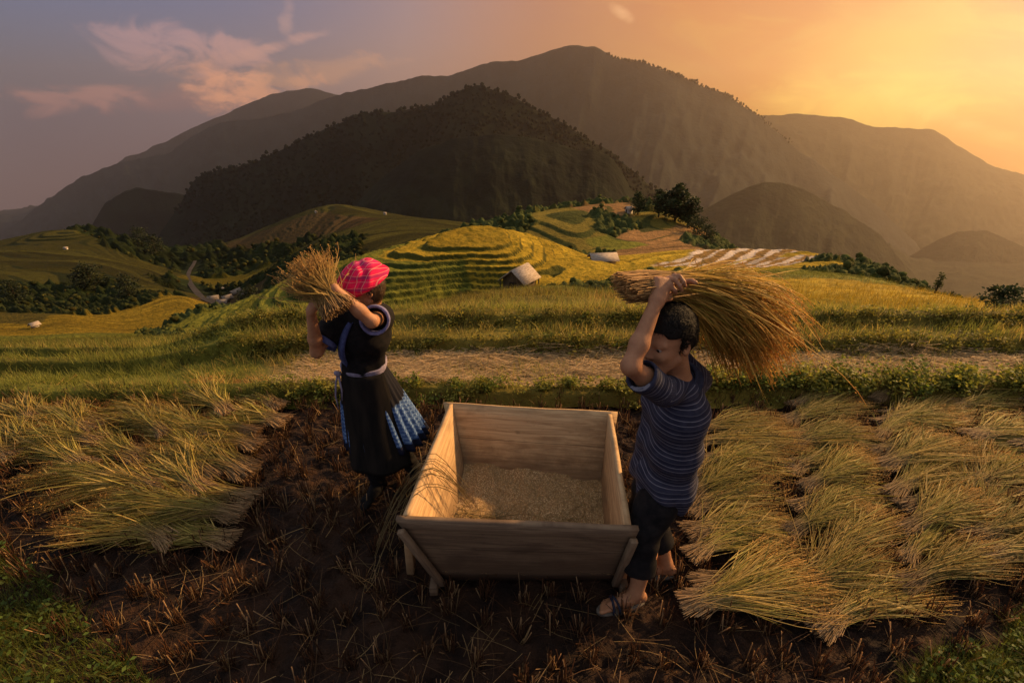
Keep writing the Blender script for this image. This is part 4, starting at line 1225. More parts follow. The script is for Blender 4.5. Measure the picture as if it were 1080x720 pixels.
def tree(name, label, cat, base, h, w, seed, n=1500, trunk_h=.28, group=None, leafc=(.030, .042, .012), lsize=None, lobes=9, slim=1.0):
    q = np.random.default_rng(seed)
    t = thing(name, label, cat, base, q.uniform(0, 6), group)
    mb = MB()
    tr = h * .022 + .02
    lean = q.normal(0, .04, 2)
    mid = np.array((lean[0] * h * .4, lean[1] * h * .4, h * .45)); top = np.array((lean[0] * h, lean[1] * h, h * .85))
    mb.tube([(0, 0, -.3 * min(h, 1)), (0, 0, h * .1), mid, top], [tr * 1.5, tr, tr * .7, tr * .2], 7)
    cs_, rs = [], []
    for k in range(lobes):
        a = k * 2.4 + q.uniform(0, .8); zf = trunk_h + (1 - trunk_h) * (k + .5) / lobes * .92
        rad = w * .5 * math.sin(math.pi * (.22 + .70 * (zf - trunk_h) / (1 - trunk_h))) * slim
        c = np.array((math.cos(a) * rad * .55, math.sin(a) * rad * .55, h * zf))
        cs_.append(c); rs.append(np.array((rad * .62 + w * .06, rad * .62 + w * .06, h * .12 + w * .04)))
        b0 = np.array((lean[0] * c[2], lean[1] * c[2], max(c[2] - h * .12, h * .12)))
        mb.tube([b0, (b0 + c) / 2 + (0, 0, -.02 * h), c], [tr * .5, tr * .35, tr * .12], 5)
    mb.build('trunk', M['bark'], t, True)
    pick = q.integers(0, lobes, n)
    d_ = q.normal(0, 1, (n, 3)); d_ /= np.linalg.norm(d_, axis=1)[:, None]; d_ *= q.random((n, 1)) ** .42
    P0 = np.array(cs_)[pick] + d_ * np.array(rs)[pick] * (1 + .18 * q.normal(0, 1, (n, 1)).clip(-1, 1))
    tone = (.65 + .7 * q.random(lobes))[pick][:, None] * q.uniform(.6, 1.4, (n, 1))
    V, F, C = leaves(P0, lsize or h * .075, seed + 1, np.array(leafc) * tone, .4)
    mesh_obj('crown', V, [F], M['leaf'], t, C, False)
    return t
tg = 'trees on the knoll'
tree('tree', 'slender dark tree standing alone left on the knoll', 'tree', ground_at(673, 223, 123), 5.6, 4.0, 1, 1500, .18, tg)
tree('tree', 'middle round tree of the knoll between the lone tree and the tallest', 'tree', ground_at(695, 225, 123), 6.6, 4.4, 2, 1700, .22, tg)
tree('tree', 'tallest full crowned tree on the knoll', 'tree', ground_at(712, 230, 121), 8.6, 6.4, 3, 3000, .14, tg)
tree('tree', 'leafy tree leaning on the right side of the tallest knoll tree', 'tree', ground_at(725, 238, 119), 7.0, 5.2, 4, 2200, .12, tg)
sg = 'shrubs stepping down the knoll'
for i, (px, py, Y, h, lab) in enumerate([(735, 250, 110, 4.4, 'upper shrub on the slope right of the knoll trees'), (744, 258, 104, 3.4, 'lower shrub on the slope right of the knoll trees'), (752, 263, 98, 2.4, 'smallest lowest shrub on the slope right of the knoll trees')]):
    tree('shrub', lab, 'shrub', ground_at(px, py, Y), h, h * 1.15, 20 + i, 900, .05, sg, (.028, .036, .011), h * .09)
bg = 'dark bushes at the right edge'
for i, (px, py, Y, h, lab) in enumerate([(1049, 335, 11.5, .95, 'tall dark bush at the right edge beside the golden rice'), (1053, 348, 9, .50, 'low rounded bush in front of the tall dark one'),
                                         (1078, 337, 11.5, .85, 'dark bush cut by the right edge of the picture'), (1076, 350, 9, .45, 'low bush in front of the bush at the right edge')]):
    tree('bush', lab, 'bush', ground_at(px, py, Y), h, h * .95, 40 + i, 1500, .06, bg, (.034, .050, .018), h * .085, 9)
tree('young_tree', 'thin young tree on the crest of the golden field', 'tree', ground_at(985, 312, 20), .95, .34, 61, 420, .25, None, (.05, .065, .018), .07)
tree('young_tree', 'tiny sapling on the crest right of the thin young tree', 'tree', ground_at(1003, 314, 21), .55, .2, 62, 200, .25, None, (.05, .065, .018), .06)
vg = 'dark trees in the left valley'
for i, (px, py, Y, h, lab) in enumerate([(98, 300, 186, 12, 'big dark tree on the left valley hill below the upper terraces'), (90, 303, 184, 9, 'dark tree beside the big one on the left valley hill'), (165, 268, 345, 16, 'dark tree near the valley road bend'),
                                         (150, 258, 372, 15, 'dark tree on the crest of the upper left hill'), (268, 330, 90, 5, 'round tree below the village on the left slope'), (140, 322, 148, 8, 'dark tree at the upper edge of the golden valley field'),
                                         (25, 330, 138, 8, 'dark tree at the far left of the golden valley field')]):
    tree('valley_tree', lab, 'tree', ground_at(px, py, Y), h, h * .9, 70 + i, 900, .12, vg, (.026, .034, .011), h * .08)
# valley road
rp = [(247, 352, 62), (243, 336, 120), (228, 327, 148), (214, 318, 172), (203, 305, 225), (198, 293, 262), (200, 285, 295), (206, 276, 340)]
cen = np.array([ground_at(*q) for q in rp]); tt = np.linspace(0, len(rp) - 1, 90)
cx, cy = np.interp(tt, np.arange(len(rp)), ROAD[:, 0]), np.interp(tt, np.arange(len(rp)), ROAD[:, 1])
tx, ty = np.gradient(cx), np.gradient(cy); ln = np.hypot(tx, ty); nx_, ny_ = ty / ln, -tx / ln
w_ = np.linspace(-1.2, 1.2, 5)
X = cx[:, None] + nx_[:, None] * w_; Y = cy[:, None] + ny_[:, None] * w_
Z = CAM_H + Y * rbf(X / Y, np.log(Y))
zm = Z.max(1); ker_ = np.ones(9) / 9; zm = np.convolve(np.pad(zm, 4, mode='edge'), ker_, 'valid')
Z = zm[:, None] + .25 + 0 * X
M['road'] = material('road', two((.028, .024, .020), (.055, .046, .038), .3), .9, .1)
setting(mesh_obj('road', np.stack((X.ravel(), Y.ravel(), Z.ravel()), 1), grid_faces(90, 5), M['road']), 'pale road winding through the left valley', 'road')

# ================================================================== PEOPLE
class SDF:
    """a distance field on a grid; smooth unions, then one continuous surface"""
    def __init__(s, lo, hi, h):
        s.lo = np.asarray(lo, float); s.h = h
        s.n = np.ceil((np.asarray(hi, float) - s.lo) / h).astype(int) + 1
        s.f = np.full(s.n, 0.2, dtype=np.float32)
    def _win(s, lo, hi):
        a = np.clip(np.floor((np.asarray(lo) - s.lo) / s.h).astype(int), 0, s.n); b = np.clip(np.ceil((np.asarray(hi) - s.lo) / s.h).astype(int) + 1, 0, s.n)
        if np.any(b <= a): return None, None
        ax = [s.lo[k] + np.arange(a[k], b[k]) * s.h for k in range(3)]
        return (slice(a[0], b[0]), slice(a[1], b[1]), slice(a[2], b[2])), np.stack(np.meshgrid(*ax, indexing='ij'), -1)
    def _comb(s, w, dd, k, op):
        f = s.f[w]
        if op == 'add':
            if k > 0:
                hh = np.clip(k - np.abs(f - dd), 0, None) / k
                s.f[w] = np.minimum(f, dd) - hh * hh * k * .25
            else: s.f[w] = np.minimum(f, dd)
        elif op == 'sub':
            dd = -dd
            hh = np.clip(k - np.abs(f - dd), 0, None) / max(k, 1e-6)
            s.f[w] = np.maximum(f, dd) + hh * hh * k * .25
        elif op == 'and':
            s.f[w] = np.maximum(f, dd)
    def cone(s, a, b, ra, rb, k=.02, op='add', flat=None):
        a, b = np.asarray(a, float), np.asarray(b, float); m = max(ra, rb) + .06 + k
        w, p = s._win(np.minimum(a, b) - m, np.maximum(a, b) + m)
        if w is None: return
        ab = b - a; t = np.clip(((p - a) @ ab) / (ab @ ab + 1e-9), 0, 1)
        dd = np.linalg.norm(p - a - t[..., None] * ab, axis=-1) - (ra + (rb - ra) * t)
        s._comb(w, dd.astype(np.float32), k, op)
    def chain(s, pts, rad, k=.02):
        for i in range(len(pts) - 1): s.cone(pts[i], pts[i + 1], rad[i], rad[i + 1], k)
    def ell(s, c, R, rad, k=.02, op='add'):
        c = np.asarray(c, float); rad = np.asarray(rad, float); m = rad.max() + .06 + k
        w, p = s._win(c - m, c + m)
        if w is None: return
        q = (p - c) @ np.asarray(R)          # columns of R = local axes
        k0 = np.linalg.norm(q / rad, axis=-1); k1 = np.linalg.norm(q / rad ** 2, axis=-1)
        dd = k0 * (k0 - 1) / (k1 + 1e-9)
        dd = np.where(k0 < 1e-3, -rad.min(), dd)
        s._comb(w, dd.astype(np.float32), k, op)
    def grid(s):
        ax = [s.lo[k] + np.arange(s.n[k]) * s.h for k in range(3)]
        return np.stack(np.meshgrid(*ax, indexing='ij'), -1)
    def cut(s, pt, nrm, k=0.0):
        """remove everything on the side the normal points to"""
        pt, nrm = np.asarray(pt, float), np.asarray(nrm, float); nrm = nrm / np.linalg.norm(nrm)
        ax = [(s.lo[i] + np.arange(s.n[i]) * s.h - pt[i]) * nrm[i] for i in range(3)]
        dd = ax[0][:, None, None] + ax[1][None, :, None] + ax[2][None, None, :]
        s.f = np.maximum(s.f, dd.astype(np.float32))
    def mesh(s):
        f = s.f.copy()
        f[0] = f[-1] = .1; f[:, 0] = f[:, -1] = .1; f[:, :, 0] = f[:, :, -1] = .1
        ins = f < 0
        c = [ins[i:ins.shape[0] - 1 + i, j:ins.shape[1] - 1 + j, k:ins.shape[2] - 1 + k] for i in (0, 1) for j in (0, 1) for k in (0, 1)]
        cnt = sum(q.astype(np.int8) for q in c)
        cell = (cnt > 0) & (cnt < 8)
        ci = np.argwhere(cell); idx = np.full(cell.shape, -1, np.int64); idx[cell] = np.arange(len(ci))
        acc = np.zeros((len(ci), 3)); num = np.zeros(len(ci))
        for ax in range(3):
            o1, o2 = [q for q in range(3) if q != ax]
            for a in (0, 1):
                for b in (0, 1):
                    p0 = ci.copy(); p0[:, o1] += a; p0[:, o2] += b; p1 = p0.copy(); p1[:, ax] += 1
                    f0 = f[p0[:, 0], p0[:, 1], p0[:, 2]]; f1 = f[p1[:, 0], p1[:, 1], p1[:, 2]]
                    m = (f0 < 0) != (f1 < 0)
                    t = np.where(m, f0 / np.where(m, f0 - f1, 1), 0)
                    q = p0.astype(float); q[:, ax] += t
                    acc[m] += q[m]; num[m] += 1
        V = s.lo + acc / num[:, None] * s.h
        Fs = []
        for ax in range(3):
            o1, o2 = (ax + 1) % 3, (ax + 2) % 3
            sl0 = [slice(None)] * 3; sl1 = [slice(None)] * 3
            sl0[ax] = slice(0, -1); sl1[ax] = slice(1, None)
            a, b = ins[tuple(sl0)], ins[tuple(sl1)]
            e = np.argwhere(a != b)
            e = e[(e[:, o1] > 0) & (e[:, o2] > 0) & (e[:, o1] < f.shape[o1] - 1) & (e[:, o2] < f.shape[o2] - 1)]
            def at(d1, d2):
                q = e.copy(); q[:, o1] += d1; q[:, o2] += d2
                return idx[q[:, 0], q[:, 1], q[:, 2]]
            quad = np.stack((at(-1, -1), at(0, -1), at(0, 0), at(-1, 0)), 1)
            flip = ~a[e[:, 0], e[:, 1], e[:, 2]]
            quad[flip] = quad[flip][:, ::-1]
            Fs.append(quad)
        return V, np.concatenate(Fs)
def nz3(p, sc, seed=0.0):
    return (fbm(p[..., 0] * sc + seed, p[..., 2] * sc + seed * 1.7, 2) + fbm(p[..., 1] * sc - seed, p[..., 2] * sc * .8 + 5 + seed, 2)) * .5
def relax(V, F, it=1, lam=.5):
    e = np.concatenate((F[:, [0, 1]], F[:, [1, 2]], F[:, [2, 3]], F[:, [3, 0]]))
    for _ in range(it):
        acc = np.zeros_like(V); c = np.zeros(len(V))
        for i in range(3):
            acc[:, i] = np.bincount(e[:, 0], V[e[:, 1], i], len(V)) + np.bincount(e[:, 1], V[e[:, 0], i], len(V))
        c = np.bincount(e[:, 0], minlength=len(V)) + np.bincount(e[:, 1], minlength=len(V))
        V = V + lam * (acc / np.maximum(c, 1)[:, None] - V)
    return V
def frame(fwd, up):
    f = np.asarray(fwd, float); f /= np.linalg.norm(f)
    l = np.cross(up, f); l /= np.linalg.norm(l); u = np.cross(f, l)
    return np.stack((f, l, u), 1)            # columns: forward, left, up
def unit(v):
    v = np.asarray(v, float); return v / np.linalg.norm(v)

def add_head(S, c, R, s=1.0, neck=None):
    L = lambda f, l, u: c + R @ (np.array((f, l, u)) * s)
    E = lambda f, l, u, rad, k=.012, op='add': S.ell(L(f, l, u), R, np.array(rad) * s, k * s, op)
    K = lambda a, b, ra, rb, k=.008, op='add': S.cone(L(*a), L(*b), ra * s, rb * s, k * s, op)
    E(-.012, 0, .025, (.098, .076, .092))
    E(.028, 0, -.045, (.066, .060, .075), .03)
    E(.060, 0, -.098, (.028, .028, .022), .03)                       # chin
    K((.01, .055, -.06), (.055, .02, -.095), .018, .016, .02); K((.01, -.055, -.06), (.055, -.02, -.095), .018, .016, .02)  # jaw
    for q in (1, -1):
        E(.066, q * .034, -.03, (.022, .022, .02), .02)              # cheekbone
        K((.078, q * .010, .018), (.070, q * .045, .014), .010, .009, .014)   # brow
        E(.092, q * .030, -.002, (.013, .016, .010), .008, 'sub')    # socket
        E(.0800, q * .030, .0065, (.009, .015, .0065), .003)         # lowered lid
        E(-.008, q * .080, -.012, (.021, .009, .034), .006)          # ear
        E(-.002, q * .086, -.010, (.010, .005, .018), .004, 'sub')
    K((.086, 0, .008), (.104, 0, -.030), .008, .011, .010)           # nose
    E(.096, .011, -.034, (.008, .007, .007), .006); E(.096, -.011, -.034, (.008, .007, .007), .006)
    K((.086, .018, -.062), (.086, -.018, -.062), .006, .006, .006)
    K((.092, .006, -.061), (.092, -.006, -.061), .006, .006, .006); K((.086, .015, -.073), (.086, -.015, -.073), .007, .007, .006)
    K((.096, .022, -.0675), (.096, -.022, -.0675), .0025, .0025, .002, 'sub')
    return L
def add_hand(S, wrist, dirn, normal, thumb_side, curl=(50, 62, 40), s=1.0, spread=.06):
    """palm and five bent fingers; normal points out of the palm"""
    d_ = unit(dirn); n_ = np.asarray(normal, float); n_ = unit(n_ - d_ * (n_ @ d_)); t_ = unit(np.cross(d_, n_)); t_ = t_ * np.sign(t_ @ np.asarray(thumb_side))
    W = np.asarray(wrist, float)
    kn = [W + s * (d_ * a + t_ * b) for a, b in ((.088, .028), (.092, .009), (.087, -.010), (.078, -.027))]
    for q in kn: S.cone(W + (q - W) * .12, q, .017 * s, .0115 * s, .012 * s)
    S.cone(W + t_ * .012 * s, W + d_ * .05 * s + t_ * .022 * s + n_ * .008 * s, .018 * s, .014 * s, .012 * s)
    S.cone(W - t_ * .012 * s, W + d_ * .055 * s - t_ * .018 * s + n_ * .008 * s, .017 * s, .013 * s, .012 * s)
    lens = ((.040, .025, .020), (.044, .029, .021), (.041, .026, .020), (.032, .020, .018))
    for i, q in enumerate(kn):
        a = 0; p = q; u = d_ + t_ * spread * (1.5 - i)
        for j, L in enumerate(lens[i]):
            a += R_(curl[j] + 4 * i)
            v = unit(u) * math.cos(a) + n_ * math.sin(a)
            p2 = p + v * L * s
            S.cone(p, p2, (.0095 - .001 * j) * s, (.0088 - .001 * j) * s, .004 * s); p = p2
    p = W + s * (d_ * .026 + t_ * .026 + n_ * .006); v = unit(d_ * .6 + t_ * .65 + n_ * .45)
    for j, L in enumerate((.036, .030, .024)):
        p2 = p + v * L * s; S.cone(p, p2, (.0125 - .0012 * j) * s, (.0115 - .0014 * j) * s, .006 * s); p = p2
        v = unit(v + n_ * .55 - t_ * .35 * j + d_ * .1)
def add_foot(S, ankle, fwd, s=1.0):
    f = unit((fwd[0], fwd[1], 0)); l = np.array((-f[1], f[0], 0)); A = np.asarray(ankle, float)
    z = np.array((0, 0, 1.0)); g = A[2] - .075 * s
    B = np.array((A[0], A[1], g))
    S.cone(B - f * .035 * s + z * .03 * s, B + f * .06 * s + z * .035 * s, .030 * s, .030 * s, .02)
    S.cone(A, B + f * .03 * s + z * .045 * s, .036 * s, .032 * s, .02)
    S.cone(B + f * .06 * s + z * .032 * s, B + f * .145 * s + z * .018 * s, .032 * s, .016 * s, .02)
    for i, (a, b, rr2) in enumerate(((.195, .024, .012), (.190, .006, .0095), (.182, -.009, .009), (.172, -.022, .0085), (.158, -.033, .008))):
        S.cone(B + s * (f * (.13 - .012 * i) + l * b * .9 + z * .018), B + s * (f * a + l * b + z * .010), rr2 * 1.1 * s, rr2 * s, .006)

def skin_mat(name, a, b):
    return material(name, two(a, b, 26.0, .25, .75), .58, .3, bump=(190, .5, .002), sss=.12)
M['skin'] = skin_mat('skin', (.27, .125, .062), (.36, .175, .088))
M['skin_pale'] = skin_mat('skin_pale', (.32, .15, .075), (.42, .21, .11))
M['hair'] = material('hair', two((.004, .003, .003), (.010, .008, .006), 60, .3, .7, (1, 1, 4)), .7, .15)
M['eye'] = material('eye', lambda t: t.mix(t.ss(attr(t, 'iris').outputs['Fac'], .45, .55), (.26, .22, .19), (.012, .008, .006)), .15, .5)
M['sole'] = material('sole', two((.10, .085, .07), (.17, .145, .115), 20), .8, .2)
M['black_cloth'] = material('black_cloth', two((.005, .005, .006), (.014, .012, .012), 30, .3, .7), .9, .12, bump=(320, .35, .002))
def stripes(t):
    c = attr(t, 'stripe').outputs['Fac']
    co = obco(t)
    c = t.math('ADD', c, t.math('MULTIPLY', t.math('SUBTRACT', t.noise(co, 9, 3), .5), .012))
    f = t.math('ABSOLUTE', t.math('SUBTRACT', t.math('FRACT', t.math('DIVIDE', c, .0215)), .5))
    f2 = t.math('ABSOLUTE', t.math('SUBTRACT', t.math('FRACT', t.math('DIVIDE', t.math('ADD', c, .005), .0645)), .5))
    base = t.mix(t.ss(t.noise(co, 22, 4), .35, .65), (.020, .022, .042), (.034, .036, .062))
    m = t.mix(t.ss(f, .10, .05), base, (.165, .165, .20))
    m = t.mix(t.math('MULTIPLY', t.ss(f2, .14, .10), .6), m, (.012, .013, .028))
    return m
M['striped'] = material('striped', stripes, .85, .15, bump=(260, .35, .002))
def eyes(parent, L, R, s):
    import bmesh
    for q in (1, -1):
        bm = bmesh.new(); bmesh.ops.create_uvsphere(bm, u_segments=16, v_segments=12, radius=.0108 * s)
        V = np.array([v.co[:] for v in bm.verts]); F4 = [[v.index for v in f.verts] for f in bm.faces if len(f.verts) == 4]; F3 = [[v.index for v in f.verts] for f in bm.faces if len(f.verts) == 3]; bm.free()
        g = unit((1, 0, -.25)); iris = ((V / (.0108 * s)) @ g > .78).astype(float)
        mesh_obj('eye', V @ R.T + L(.0760, q * .030, -.003), [np.array(F4), np.array(F3)], M['eye'], parent, None, True, {'iris': iris})
def person_root(label, loc):
    return thing('person', label, 'person', loc)
def part(name, V, F, mat, root, **kw):
    o = mesh_obj(name, V - np.array(root.location), [F], mat, root, kw.pop('col', None), True, kw.pop('attrs', None))
    return o
def hair_strands(V, F, n, L, w, seed, dirf):
    """short flat locks lying along a surface"""
    q = np.random.default_rng(seed)
    tri = F[q.integers(0, len(F), n)]
    p = V[tri].mean(1); nr = np.cross(V[tri[:, 2]] - V[tri[:, 0]], V[tri[:, 3]] - V[tri[:, 1]]); nr /= np.linalg.norm(nr, axis=1)[:, None] + 1e-9
    d0 = dirf(p) + q.normal(0, .25, (n, 3)); d0 -= nr * (d0 * nr).sum(1)[:, None]; d0 /= np.linalg.norm(d0, axis=1)[:, None] + 1e-9
    s = np.linspace(0, 1, 4)[None, :, None]; LL = L * q.uniform(.5, 1.3, (n, 1, 1))
    C = p[:, None] + nr[:, None] * (.001 + .005 * np.sin(s * math.pi * .8)) + d0[:, None] * s * LL - nr[:, None] * .3 * LL * s ** 2 * .6
    sd = np.cross(nr, d0)
    return leaf_strips(C, sd, w * np.array((.8, 1, .8, .15))[None] * q.uniform(.6, 1.3, (n, 1)))

# ---------------------------------------------------------------- the man
ml = np.array
hipM = P(701, 494, 1.80)
chestM = P(712, 426, 1.74); neckM = P(716, 398, 1.69)
headM = P(703, 357, 1.585)
shL, shR = P(699, 413, 1.535), P(736, 400, 1.86)
elL, haL = P(665, 386, 1.43), P(692, 318, 1.54)
elR, haR = P(690, 358, 1.80), P(709, 310, 1.66)
fwdB = unit((-1.0, -.10, 0)); leftB = np.array((fwdB[1] * -1, fwdB[0], 0)); leftB = np.array((-fwdB[1], fwdB[0], 0)); UPZ = ml((0, 0, 1.0))
# left of a body facing -X is -Y
hpL, hpR = hipM + leftB * .062 + UPZ * .0, hipM - leftB * .062
ftL = PZ(671, 624, .085); ftR = PZ(702, 594, .085)
knL = (hpL + ftL) / 2 + ml((-.055, -.01, .03)); knR = (hpR + ftR) / 2 + ml((-.09, -.01, .02))
RH = frame((-.80, -.58, -.12), (-.16, -.08, 1.0))
man = person_root('man in a navy striped polo shirt swinging a straw bundle over his head', (float(ftL[0]), float(ftL[1]), 0))
lo, hi = ml((.20, 1.30, -.02)), ml((1.25, 2.15, 1.80))
S = SDF(lo, hi, .0055)
for q in (-.05, .05): S.chain([hipM + leftB * q + UPZ * .02, (hipM + chestM) / 2 + leftB * q, chestM + leftB * q, neckM - UPZ * .05 + leftB * q * .6], [.085, .082, .090, .055], .05)
S.cone(shL * .86 + shR * .14, shR * .86 + shL * .14, .048, .048, .05)
for sh, elb, ha in ((shL, elL, haL), (shR, elR, haR)):
    S.chain([sh, sh * .5 + elb * .5, elb], [.043, .037, .031], .03)
    mid = elb * .66 + ha * .34
    S.chain([elb, mid, ha], [.031, .032, .023], .02)
for hp, kn, ft in ((hpL, knL, ftL), (hpR, knR, ftR)):
    S.chain([hp, kn], [.085, .056], .04)
    S.chain([kn, kn * .68 + ft * .32 + ml((.02, 0, 0)), ft], [.055, .054, .034], .03)
add_foot(S, ftL, (-1.0, -.22, 0), .95); add_foot(S, ftR, (-1.0, .1, 0), .95)
S.cone(neckM - UPZ * .05, headM + RH @ ml((-.03, 0, -.06)), .062, .056, .03)
LM = add_head(S, headM, RH, 1.02)
grip = P(701, 300, 1.60)
add_hand(S, haL, unit(grip - haL) + UPZ * .3, (.15, 1.0, .1), (1, 0, .2), s=.98)
add_hand(S, haR, unit(grip - haR) + UPZ * .4, (.1, -1.0, .15), (1, 0, .2), s=.98)
V, F = S.mesh(); V = relax(V, F, 1, .35)
body = part('body', V, F, M['skin'], man)
eyes(man, lambda f, l, u: LM(f, l, u) - ml(man.location), RH, 1.02)
# hair
S = SDF(headM - .19, headM + .19, .004)
S.ell(headM + RH @ ml((-.014, 0, .034)), RH, ml((.108, .086, .096)), .01)
S.ell(headM + RH @ ml((-.05, 0, -.01)), RH, ml((.068, .078, .085)), .03)
G = (S.grid() - headM) @ RH
front = G[..., 0] - (.066 + .45 * (G[..., 2] - .055)); low = -(G[..., 2] + .060 + .35 * (G[..., 0] + .06))
side = np.minimum(G[..., 0] - .012, .040 - G[..., 2])             # bare temple and cheek in front of the ear
S.f = np.maximum(S.f, np.maximum(np.minimum(front, .062 - G[..., 2]).astype(np.float32), np.minimum(side, .2).astype(np.float32)))
S.f = np.maximum(S.f, low.astype(np.float32))
S.f += (.0030 * nz3(S.grid(), 60) * 2).astype(np.float32)
V, F = S.mesh()
crown = headM + RH @ ml((-.05, 0, .11))
gq = (V[F].mean(1) - headM) @ RH
Fk = F[(gq[:, 0] < .02) & (gq[:, 2] > -.02) | (gq[:, 2] > .075)]
V2, F2 = hair_strands(V, Fk, 4200, .026, .0012, 4, lambda p: (p - crown) + ml((0, 0, -.05)))
part('hair', np.concatenate((V, V2)), np.concatenate((F, F2 + len(V))), M['hair'], man)
# polo shirt
def wrinkle(S, amp, seed, fn=None):
    p = S.grid(); S.f += (amp * fn(p) if fn else amp * nz3(p, 9, seed)).astype(np.float32)
S = SDF(lo, hi, .0065)
for q in (-.06, .06): S.chain([hipM + leftB * q, (hipM + chestM) / 2 + leftB * q, chestM + leftB * q, neckM - UPZ * .045 + leftB * q * .6], [.122, .110, .108, .062], .05)
S.cone(shL * .88 + shR * .12, shR * .88 + shL * .12, .060, .060, .05)
hemdir = unit(hipM - chestM)
for q in (-.06, .06): S.cone(hipM - UPZ * .02 + leftB * q, hipM + hemdir * .11 + ml((-.012, 0, 0)) + leftB * q, .124, .130, .05)
for sh, elb in ((shL, elL), (shR, elR)):
    e2 = sh * .28 + elb * .72
    S.chain([sh, e2 * 1.0], [.058, .062], .035)
S.cut(hipM + hemdir * .115, hemdir + ml((-.12, 0, 0)))
for sh, elb in ((shL, elL), (shR, elR)):
    a = unit(elb - sh); c = sh + (elb - sh) * .70
    p = S.grid() - c; along = p @ a; rad = np.linalg.norm(p - along[..., None] * a, axis=-1)
    S.f = np.where(rad < .12, np.maximum(S.f, along.astype(np.float32)), S.f)
    S.cone(c - a * .06, c + a * .05, .044, .054, 0, 'sub')
S.ell(neckM + ml((-.035, -.01, .035)), RH, (.062, .062, .075), .012, 'sub')
ax_t = unit(neckM - hipM)
def folds(p):
    q = p - hipM; h_ = q @ ax_t; th = np.arctan2(q[..., 1], q[..., 0])
    pull = np.sin(h_ * 34 + 2.2 * np.sin(th * 1.0 + .6) + 3 * vnoise(th * 1.2, h_ * 5)) * sstep(h_, .52, .1) * sstep(h_, -.14, .05)
    rad = np.sin(th * 7 + 3.0 * h_ + 2 * vnoise(h_ * 6, th)) * sstep(h_, .15, -.1)
    return .0085 * pull + .0075 * rad + .012 * nz3(p, 8, 3)
wrinkle(S, 1.0, 0, folds)
V, F = S.mesh(); V = relax(V, F, 2, .4)
q = V - hipM; stripe = q @ ax_t + .018 * np.sin(np.arctan2(q[:, 1], q[:, 0]) + 1.0)
for sh, elb in ((shL, elL), (shR, elR)):
    a = unit(elb - sh); t_ = (V - sh) @ a; rr2 = np.linalg.norm(V - sh - t_[:, None] * a, axis=1)
    w = sstep(t_, .01, .05) * (rr2 < .11)
    stripe = stripe * (1 - w) + t_ * w
part('polo_shirt', V, F, M['striped'], man, attrs={'stripe': stripe})
# collar
S = SDF(neckM - .16, neckM + .16, .005)
na = unit(headM - neckM + ml((.03, 0, 0))); nb = neckM + ml((-.004, 0, -.004))
for k in range(20):
    a0, a1 = k * 2 * math.pi / 20, (k + 1) * 2 * math.pi / 20
    X1 = unit(np.cross(na, (0, 1, 0))); Y1 = np.cross(na, X1)
    c0 = nb + .074 * (math.cos(a0) * X1 + math.sin(a0) * Y1); c1 = nb + .074 * (math.cos(a1) * X1 + math.sin(a1) * Y1)
    S.cone(c0, c1, .010, .010, .004); S.cone(c0 + na * .022, c1 + na * .022, .007, .007, .008)
    S.cone((c0 - nb) * 1.22 + nb - na * .018, (c1 - nb) * 1.22 + nb - na * .018, .007, .007, .02)
V, F = S.mesh(); V = relax(V, F, 1, .4)
M['navy'] = material('navy', two((.016, .018, .032), (.028, .030, .05), 26), .85, .15, bump=(260, .35, .002))
part('collar', V, F, M['navy'], man)
# trousers, rolled to the calf
S = SDF(ml((.40, 1.30, .0)), ml((1.2, 2.15, 1.0)), .0065)
S.cone(hpL + UPZ * .0, hpR + UPZ * .0, .098, .098, .05)
cut = []
for hp, kn, ft, fr_ in ((hpL, knL, ftL, .62), (hpR, knR, ftR, .60)):
    end = kn + (ft - kn) * fr_
    S.chain([hp, (hp + kn) / 2, kn, end + (ft - kn) * .2], [.096, .092, .082, .078], .035)
    cut.append((end, unit(ft - kn)))
for c, a in cut:
    p = S.grid() - c; along = p @ a; rad = np.linalg.norm(p - along[..., None] * a, axis=-1)
    S.f = np.where(rad < .13, np.maximum(S.f, along.astype(np.float32)), S.f)
def tfold(p):
    v = 0
    for kn in (knL, knR):
        d_ = np.linalg.norm(p - kn, axis=-1)
        v = v + np.sin((p[..., 2] - kn[2]) * 60 + (p[..., 1] - kn[1]) * 25 + 4 * (p[..., 0])) * np.exp(-(d_ / .16) ** 2)
    return .0055 * v + .014 * nz3(p, 7, 8)
wrinkle(S, 1.0, 0, tfold)
S.cut(hipM + UPZ * .05, UPZ)
V, F = S.mesh(); V = relax(V, F, 2, .4)
part('trousers', V, F, M['black_cloth'], man)
def sandal(ankle, fwd, s, root):
    f = unit((fwd[0], fwd[1], 0)); l = ml((-f[1], f[0], 0)); B = ml((ankle[0], ankle[1], ankle[2] - .075 * s))
    th = np.linspace(0, 2 * math.pi, 36, endpoint=False)
    ox = .075 + .135 * np.cos(th); oy = (.040 + .008 * np.cos(th)) * np.sin(th)
    ring = B + s * (ox[:, None] * f + oy[:, None] * l)
    V = np.concatenate((ring + (0, 0, -.004), ring + (0, 0, -.026), [B + s * .075 * f + (0, 0, -.003)], [B + s * .075 * f + (0, 0, -.027)])) - ml(root.location)
    n = 36; k = np.arange(n); k1 = (k + 1) % n
    o = mesh_obj('sandal', V, [np.stack((k1, k, k + n, k1 + n), 1), np.stack((k, k1, k * 0 + 2 * n), 1), np.stack((k1 + n, k + n, k * 0 + 2 * n + 1), 1)], M['sole'], root, None, False)
    mb = MB()
    for x0, x1, hh in ((.10, .125, .052), (.135, .12, .040)):
        a = np.linspace(0, math.pi, 11)
        pts = [B + s * (f * (x0 * (1 - q / 10) + x1 * q / 10) + l * .043 * math.cos(t) + UPZ * hh * math.sin(t) ** .7) - ml(root.location) for q, t in enumerate(a)]
        mb.tube(pts, .0065, 6)
    mb.build('strap', M['navy'], o, True)
